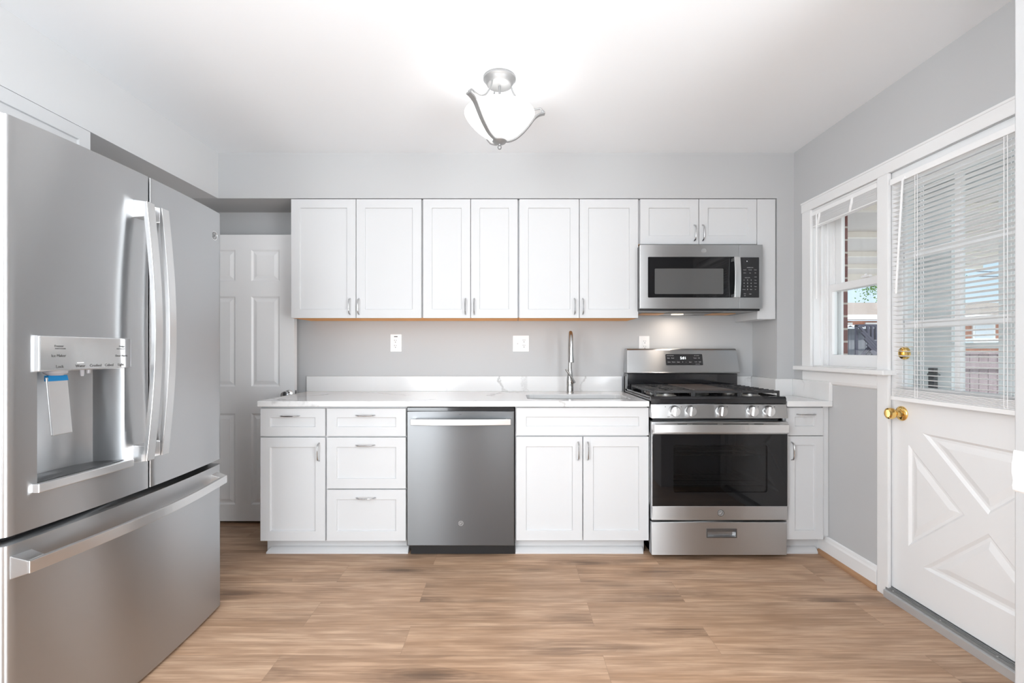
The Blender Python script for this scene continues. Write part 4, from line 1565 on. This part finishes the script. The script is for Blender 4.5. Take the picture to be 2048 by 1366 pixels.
rec = [(bulge(RYA) - .004, RYA + .001), (-1.372, RYA + .012)]
for i in range(1, 12):
    t_ = i / 12
    yy = RYA + .012 + (RYB - RYA - .016) * t_
    rec.append((-1.372 - .018 * math.sin(PI * t_) ** .9 + .012 * t_ ** 4, yy))
rec.append((bulge(RYB) - .006, RYB - .002))
mb = MB()
mb.prism(plan, RZ1, FZ1, flat)
mb.prism(left + rec + right + [(-1.42, FYM - .0035), (-1.42, FY0)], RZ0, RZ1, flat)
mb.prism(plan, FZ0, RZ0, flat)
ld = mb.build('door', M['fridge_steel'], fr, smooth=True, weld=False)
mb = MB()
mb.prism(rounded_plan(FYM + .0035, FY1), FZ0, FZ1, flat)
rd = mb.build('door', M['fridge_steel'], fr, smooth=True, weld=False)
mb = MB()
mb.prism(rounded_plan(FY0, FY1, .016, .016, n=30), .010, .645, flat)
fd = mb.build('freezer_drawer', M['fridge_steel'], fr, smooth=True, weld=False)

def vhandle(parent, ya, yb, xe, xm, z0, z1):
    b = MB()
    n = 20
    v, f = [], []
    for i in range(n + 1):
        t_ = i / n
        z = z0 + (z1 - z0) * t_
        x = xe + (xm - xe) * math.sin(PI * t_)
        v += [(x - .016, ya, z), (x, ya, z), (x, yb, z), (x - .016, yb, z)]
    for i in range(n):
        for k in range(4):
            q_ = (k + 1) % 4
            f.append((i * 4 + k, i * 4 + q_, i * 4 + 4 + q_, i * 4 + 4 + k))
    f += [(3, 2, 1, 0), (n * 4, n * 4 + 1, n * 4 + 2, n * 4 + 3)]
    b.add(v, f)
    for za, zb_ in ((z0, z0 + .052), (z1 - .052, z1)):
        ym = (ya + yb) / 2
        xb_ = bulge(ym) - .001
        b.add([(xb_, ya - .004, za - .004), (xb_, yb + .004, za - .004), (xb_, yb + .004, zb_ + .004), (xb_, ya - .004, zb_ + .004),
               (xe - .006, ya, za), (xe - .006, yb, za), (xe - .006, yb, zb_), (xe - .006, ya, zb_)],
              [(0, 1, 2, 3), (7, 6, 5, 4), (0, 4, 5, 1), (1, 5, 6, 2), (2, 6, 7, 3), (3, 7, 4, 0)])
    return b.build('handle', M['handle_steel'], parent, bevel=0.0015)
vhandle(ld, 1.621, 1.657, -1.243, -1.213, .776, 1.665)
vhandle(rd, 1.717, 1.753, -1.262, -1.233, .776, 1.670)
# freezer handle
b = MB()
n = 24
v, f = [], []
fya, fyb, fxe, fxm, fza, fzb = 1.245, 2.112, -1.262, -1.222, .569, .602
for i in range(n + 1):
    t_ = i / n
    y = fya + (fyb - fya) * t_
    x = fxe + (fxm - fxe) * math.sin(PI * t_)
    v += [(x - .014, y, fza), (x, y, fza), (x, y, fzb), (x - .014, y, fzb)]
for i in range(n):
    for k in range(4):
        q_ = (k + 1) % 4
        f.append((i * 4 + k, i * 4 + q_, i * 4 + 4 + q_, i * 4 + 4 + k))
f += [(3, 2, 1, 0), (n * 4, n * 4 + 1, n * 4 + 2, n * 4 + 3)]
b.add(v, f)
for ya, yb in ((fya, fya + .045), (fyb - .045, fyb)):
    xb_ = min(bulge(ya), bulge(yb)) - .001
    b.add([(xb_, ya - .004, fza - .014), (xb_, yb + .004, fza - .014), (xb_, yb + .004, fzb + .014), (xb_, ya - .004, fzb + .014),
           (fxe - .004, ya, fza), (fxe - .004, yb, fza), (fxe - .004, yb, fzb), (fxe - .004, ya, fzb)],
          [(0, 1, 2, 3), (7, 6, 5, 4), (0, 4, 5, 1), (1, 5, 6, 2), (2, 6, 7, 3), (3, 7, 4, 0)])
b.build('handle', M['handle_steel'], fd, bevel=0.0015)
emblem(rd, facing_right(bulge(2.088), 2.088, 1.660), .0205, M['handle_steel'], M['dark_steel'])
# dispenser
PYA, PYB = 1.298, 1.597
mb = MB()
mb.add([(-1.312, PYA + .001, 1.094), (-1.300, PYB + .001, 1.094), (-1.300, PYB + .001, 1.198), (-1.312, PYA + .001, 1.198),
        (-1.2885, PYA, 1.097), (-1.2765, PYB, 1.097), (-1.2765, PYB, 1.195), (-1.2885, PYA, 1.195)],
       [(0, 1, 2, 3), (7, 6, 5, 4), (0, 4, 5, 1), (1, 5, 6, 2), (2, 6, 7, 3), (3, 7, 4, 0)])
cp = mb.build('control_panel', M['panel_glass'], ld, bevel=0.003, segs=3)
slope = (.012) / (PYB - PYA)
def pmtx(y, z):
    x = -1.2885 + slope * (y - PYA) + .0004
    e1 = Vector((slope, 1, 0)).normalized()
    e2 = Vector((0, 0, 1))
    e3 = e1.cross(e2)
    return Matrix(((e1.x, e2.x, e3.x, x), (e1.y, e2.y, e3.y, y), (e1.z, e2.z, e3.z, z), (0, 0, 0, 1)))
for s_, y, z, sz in (('Freezer', 1.352, 1.167, .0085), ('Hold 3 seconds', 1.356, 1.160, .0048), ('Ice Maker', 1.351, 1.1395, .0105), ('Lock', 1.354, 1.1085, .0115), ('Water', 1.416, 1.1085, .0115), ('Crushed', 1.466, 1.1085, .0115), ('Cubed', 1.513, 1.1085, .0115), ('Light', 1.556, 1.1085, .0115), ('Fridge', 1.560, 1.168, .0085), ('Hold 3 seconds', 1.556, 1.160, .0048), ('Door Alarm', 1.558, 1.1375, .009)):
    text(s_, sz, pmtx(y, z), M['dark_print'], ld, 'lettering', .0003)
mb = MB()
mm = pmtx(1.416, 1.118)
mb.prism(rect(-.010, .010, -.0008, .0008), 0, .0006, lambda u_, v_, w_: tuple(mm @ Vector((u_, v_, w_))))
mb.build('selection_light', M['white_led'], ld)
mb = MB()
lipn = 14
out_, in_ = [], []
for i in range(lipn + 1):
    t_ = i / lipn
    y = 1.294 + (1.598 - 1.294) * t_
    out_.append((bulge(y) + .018, y))
    in_.append((bulge(y) - .0005, y))
mb.prism(out_ + in_[::-1], .7655, .790, flat)
trayp = [(bulge(RYA) - .002, RYA)] + rec + [(bulge(RYB) - .002, RYB)]
lip = mb.build('drip_ledge', M['handle_steel'], ld, bevel=0.002)
mb = MB()
mb.prism([(bulge(RYA), RYA + .002)] + [(a + .002, c) for a, c in rec[1:-1]] + [(bulge(RYB), RYB - .004)], RZ0, RZ0 + .006, flat)
mb.build('drip_tray', M['steel'], ld)
mb = MB()
mb.add([(-1.336, 1.385, .905), (-1.336, 1.448, .905), (-1.352, 1.448, 1.076), (-1.352, 1.385, 1.076), (-1.343, 1.385, .905), (-1.343, 1.448, .905), (-1.359, 1.448, 1.076), (-1.359, 1.385, 1.076)],
       [(0, 1, 2, 3), (7, 6, 5, 4), (0, 4, 5, 1), (1, 5, 6, 2), (2, 6, 7, 3), (3, 7, 4, 0)])
mb.build('dispenser_paddle', M['handle_steel'], ld, bevel=0.002)
mb = MB()
mb.add([(-1.3495, 1.386, 1.064), (-1.3495, 1.449, 1.064), (-1.3515, 1.447, 1.080), (-1.3515, 1.388, 1.081), (-1.362, 1.386, 1.064), (-1.362, 1.449, 1.064), (-1.364, 1.447, 1.080), (-1.364, 1.388, 1.081)],
       [(0, 1, 2, 3), (7, 6, 5, 4), (0, 4, 5, 1), (1, 5, 6, 2), (2, 6, 7, 3), (3, 7, 4, 0)])
mb.build('tape_strip', M['blue_tape'], ld)
mb = MB()
mb.lathe([(.030, 1.1005), (.028, 1.088), (.020, 1.082), (.018, 1.0805)], lambda a, b_, h: (-1.352 + a, 1.410 + b_, h), 20)
mb.lathe([(.007, 1.1005), (.005, 1.080), (.004, 1.075)], lambda a, b_, h: (-1.335 + a, 1.478 + b_, h), 12)
mb.lathe([(.006, 1.1005), (.005, 1.083)], lambda a, b_, h: (-1.335 + a, 1.500 + b_, h), 12)
mb.build('nozzle', M['clear_plastic'], ld, smooth=True)

# ------------------------------------------------------------------ ceiling light
LX, LY = -.052, 2.16
cl = thing('ceiling_light', 'semi flush ceiling light with frosted glass bowl and three curved nickel arms', 'lamp', (LX, LY, ZC))
at = lambda a, b_, h: (LX + a, LY + b_, h)
mb = MB()
mb.lathe([(.072, ZC), (.074, ZC - .004), (.074, ZC - .012), (.069, ZC - .016), (.066, ZC - .020), (.058, ZC - .036), (.050, ZC - .040), (.0, ZC - .040)], at, 40, False)
mb.build('canopy', M['satin_nickel'], cl, smooth=True)
mb = MB()
mb.tube([at(0, 0, ZC - .035), at(0, 0, 2.10)], .006, 10)
mb.lathe([(.013, 2.185), (.017, 2.19), (.017, 2.225), (.012, 2.23)], at, 20)
mb.build('stem', M['satin_nickel'], cl, smooth=True)
outer = [(.158, 2.234), (.1595, 2.231), (.157, 2.224), (.150, 2.212), (.140, 2.198), (.122, 2.177), (.100, 2.156), (.074, 2.136), (.046, 2.121), (.022, 2.114)]
inner_ = [(r - .005 if r > .03 else r, z + .004) for r, z in outer[::-1]]
mb = MB()
mb.lathe(outer + inner_, at, 56, False)
bowl = mb.build('glass_bowl', M['bowl'], cl, smooth=True)
mb = MB()
mb.lathe([(.018, 2.122), (.018, 2.114), (.031, 2.112), (.033, 2.106), (.027, 2.099), (.012, 2.095), (.006, 2.092), (.005, 2.088), (.009, 2.083), (.010, 2.078), (.007, 2.071), (.0, 2.069)], at, 28, False)
mb.build('finial', M['satin_nickel'], cl, smooth=True)
for k, deg in enumerate((-128, 4, 118)):
    a = math.radians(deg)
    ca, sa = math.cos(a), math.sin(a)
    prf_ = [(.024, 2.108), (.045, 2.109), (.075, 2.122), (.100, 2.143), (.122, 2.166), (.142, 2.192), (.160, 2.216), (.178, 2.231), (.197, 2.238), (.207, 2.240)]
    b = MB()
    sec = [(-.0100, -.0025), (.0100, -.0025), (.0100, .0025), (-.0100, .0025)]
    arc = spline([at(r * ca, r * sa, z) for r, z in prf_])
    b.sweep(arc, sec, (0, 0, 1), [(.75 + .5 * i / (len(arc) - 1), 1.4) for i in range(len(arc))])
    arm = b.build('arm', M['satin_nickel'], cl, smooth=True)
    b = MB()
    rod = [(.193, 2.240), (.193, 2.256), (.185, 2.262), (.165, 2.258), (.135, 2.258), (.105, 2.272), (.080, 2.300), (.060, 2.335), (.052, ZC - .036)]
    b.tube(spline([at(r * ca, r * sa, z) for r, z in rod]), .0042, 8, (-sa, ca, 0))
    b.lathe([(.006, 0), (.008, .006), (.005, .012), (0, .013)], lambda p, q_, h: at(.198 * ca + p, .198 * sa + q_, 2.242 + h), 12, False)
    b.build('support_rod', M['satin_nickel'], arm, smooth=True)
for k, deg in enumerate((60, 240)):
    a = math.radians(deg)
    b = MB()
    cx_, cy_ = .05 * math.cos(a), .05 * math.sin(a)
    b.lathe([(.0, 2.170), (.014, 2.175), (.022, 2.188), (.024, 2.200), (.018, 2.213), (.012, 2.222), (.012, 2.232)], lambda p, q_, h: at(cx_ + p, cy_ + q_, h), 18, False)
    b.build('bulb', M['bulb'], cl, smooth=True)
    light('ceiling_lamp_glow', 'POINT', at(cx_, cy_, 2.19), power=0.08, color=(1.0, .985, .96), radius=.03)

# ------------------------------------------------------------------ outside
struct(MB().box(B1, 60, -20, 70, -.5, -.3).build('ground', M['ground']))
pr_ = thing('porch_roof', 'flat beige porch roof with cream cross beams outside window and door', 'roof', (4.0, 4.0, 2.36))
MB().box(B1 + .005, 6.6, .3, 7.55, 2.36, 2.42).build('roof_panel', M['porch'], pr_)
for y in (1.9, 2.9, 3.9, 4.82, 5.78, 6.62):
    MB().box(B1 + .005, 6.55, y - .03, y + .03, 2.30, 2.359).build('beam', M['porch_beam'], pr_)
MB().box(B1 + .005, 6.6, 7.45, 7.56, 2.21, 2.36).build('fascia_board', M['porch_beam'], pr_)
for x in (2.6, 6.4):
    MB().box(x - .05, x + .05, 7.40, 7.50, -.3, 2.30).build('post', M['porch_beam'], pr_)

# neighbouring house
nh = thing('neighbour_house', 'orange brick row house with tan roof seen beyond the yard', 'house', (20, 24, 0))
HX0, HX1, HY0, HY1 = 12.5, 34.0, 20.0, 28.0
MB().box(HX0 - 4, HX1, HY0, HY1, -.3, 2.42).build('brick_wall', M['far_brick'], nh)
mb = MB()
ez = 2.42
mb.add([(HX0 - 4.6, HY0 - .6, ez), (HX1 + .5, HY0 - .6, ez), (HX1 + .5, HY1, 3.8), (HX0 - 4.6, HY1, 3.8), (HX0 - 4.6, HY0 - .6, ez + .2), (HX1 + .5, HY0 - .6, ez + .2), (HX1 + .5, HY1, 4.0), (HX0 - 4.6, HY1, 4.0)],
       [(0, 3, 2, 1), (4, 5, 6, 7), (0, 1, 5, 4), (1, 2, 6, 5), (2, 3, 7, 6), (3, 0, 4, 7)])
mb.build('roof', M['shingle'], nh)
MB().box(HX0 - 4.6, HX1 + .5, HY0 - .70, HY0 - .60, 2.44, 2.63).build('gutter', M['vinyl'], nh)
for x in (10.6, 13.4, 14.9, 16.6, 19.4, 21.6, 24.2):
    wf = MB().box(x, x + .95, HY0 - .05, HY0 + .02, 1.35, 2.35).build('window', M['vinyl'], nh)
    MB().box(x + .1, x + .85, HY0 - .06, HY0 - .045, 1.45, 2.25).build('pane', M['tin'], wf)
MB().box(15.4, 16.4, 24.2, 25.2, 3.7, 4.9).build('chimney', M['vinyl'], nh)

# shed with board wall, and lattice beside it
shd = thing('garden_shed', 'weathered grey board shed with pale tin roof outside the window', 'shed', (6.6, 9.6, -.3))
mb = MB()
for k in range(9):
    x = 5.6 + k * .16
    mb.box(x, x + .15, 9.0, 9.04, -.3, 1.58 + (.01 if k % 2 else 0))
mb.box(5.62, 7.0, 9.04, 10.4, -.3, 1.55)
mb.build('board_wall', M['grey_board'], shd)
mb = MB()
for k in range(22):
    x = 5.5 + k * .11
    mb.add([(x, 8.85, 1.60), (x + .055, 8.85, 1.63), (x + .11, 8.85, 1.60), (x + .11, 10.6, 1.70), (x + .055, 10.6, 1.73), (x, 10.6, 1.70)], [(0, 1, 4, 5), (1, 2, 3, 4)])
mb.box(5.5, 7.92, 8.86, 10.6, 1.57, 1.598)
mb.build('tin_roof', M['tin'], shd)
lt = MB()
sq_ = [(-.018, -.018), (.018, -.018), (.018, .018), (-.018, .018)]
for k in range(9):                                   # uprights along the top right
    x = 6.47 + k * .075
    lt.box(x, x + .038, 8.62, 8.66, 1.36, 1.60)
for k in range(5):                                   # long diagonals running down to the right
    a0 = Vector((6.30 + .05 * k, 8.60, 1.60 - .11 * k))
    lt.sweep([a0, a0 + Vector((.34, 0, -.36))], sq_, (0, 1, 0))
for k in range(4):                                   # shorter diagonals the other way
    a0 = Vector((6.30 + .09 * k, 8.64, .98))
    lt.sweep([a0, a0 + Vector((.26, 0, .30))], sq_, (0, 1, 0))
for k in range(6):                                   # level slats lower right
    z = .98 + .065 * k
    lt.box(6.58, 7.2, 8.66, 8.69, z, z + .034)
lt.box(6.29, 6.33, 8.66, 8.70, -.3, 1.62)
lt.box(7.16, 7.20, 8.66, 8.70, -.3, 1.62)
lt.box(6.29, 7.20, 8.66, 8.70, .92, .97)
lt.box(6.29, 7.20, 8.66, 8.70, 1.60, 1.64)
lat = lt.build('lattice_screen', M['dark_board'])
tag(lat, 'dark slatted lattice screen standing in front of the grey shed', 'screen')
# fence seen through the door
fn = thing('board_fence', 'mauve vertical board fence seen through the lower door glass', 'fence', (8.5, 8.2, -.3))
mb = MB()
for k in range(40):
    x = 7.42 + k * .155
    mb.box(x, x + .147, 8.0, 8.03, -.3, 1.10)
mb.build('boards', M['fence_board'], fn)
MB().box(7.4, 13.7, 7.96, 8.0, .85, .95).build('rail', M['fence_board'], fn)
MB().box(7.4, 13.7, 7.98, 8.05, 1.10, 1.14).build('cap', M['fence_board'], fn)
# white-roofed outbuilding behind the fence
ob = thing('outbuilding', 'low building with white flat roof behind the mauve fence', 'shed', (13, 12, -.3))
MB().box(11.2, 16.5, 11.5, 13.5, -.3, 1.30).build('brick_wall', M['far_brick'], ob)
MB().box(11.0, 16.7, 11.3, 13.7, 1.30, 1.45).build('roof', M['tin'], ob)
# tree and wires
TX = 1.7
tr = thing('yard_tree', 'green leafy tree rising behind the neighbouring roof', 'tree', (26 + TX, 34, -.3))
mb = MB()
mb.tube([(26 + TX, 34, -.3), (26.1 + TX, 34, 3), (25.8 + TX, 34, 5.2)], [.35, .28, .18], 8)
mb.tube([(26 + TX, 34, 3.6), (24.6 + TX, 33.6, 5.6)], [.16, .06], 6)
mb.tube([(26 + TX, 34, 4.0), (27.6 + TX, 33.9, 6.0)], [.16, .06], 6)
mb.build('trunk', M['bark'], tr)
lf = MB()
for k in range(3000):
    c = random.choice(((24.3, 33.6, 5.9), (25.9, 34, 6.8), (27.8, 33.8, 6.2), (26.9, 33.2, 5.4)))
    p = Vector(c) + Vector((TX, 0, 0)) + Vector((random.gauss(0, .75), random.gauss(0, .5), random.gauss(0, .55)))
    n_ = Vector((random.uniform(-1, 1), random.uniform(-1, 1), random.uniform(-.4, 1))).normalized()
    t1 = n_.orthogonal().normalized() * random.uniform(.06, .12)
    t2_ = n_.cross(t1).normalized() * .05
    lf.add([p - t1, p + t2_, p + t1, p - t2_], [(0, 1, 2, 3)])
lf.build('foliage', M['leaf'], tr, weld=False)
for k, (z, dz_) in enumerate(((4.55, .25), (4.2, .1), (3.95, .35), (4.75, -.2))):
    b = MB()
    b.tube([(6 + 30 * i / 8, 17.0 + k * .1, z + dz_ * i / 8 - .25 * math.sin(PI * i / 8)) for i in range(9)], .014, 5)
    wr = b.build('street_wire', M['cable'])
    tag(wr, ['second highest', 'second lowest', 'lowest', 'highest'][k] + ' of the black utility wires across the sky outside', 'wire', 'utility wires over the yard')
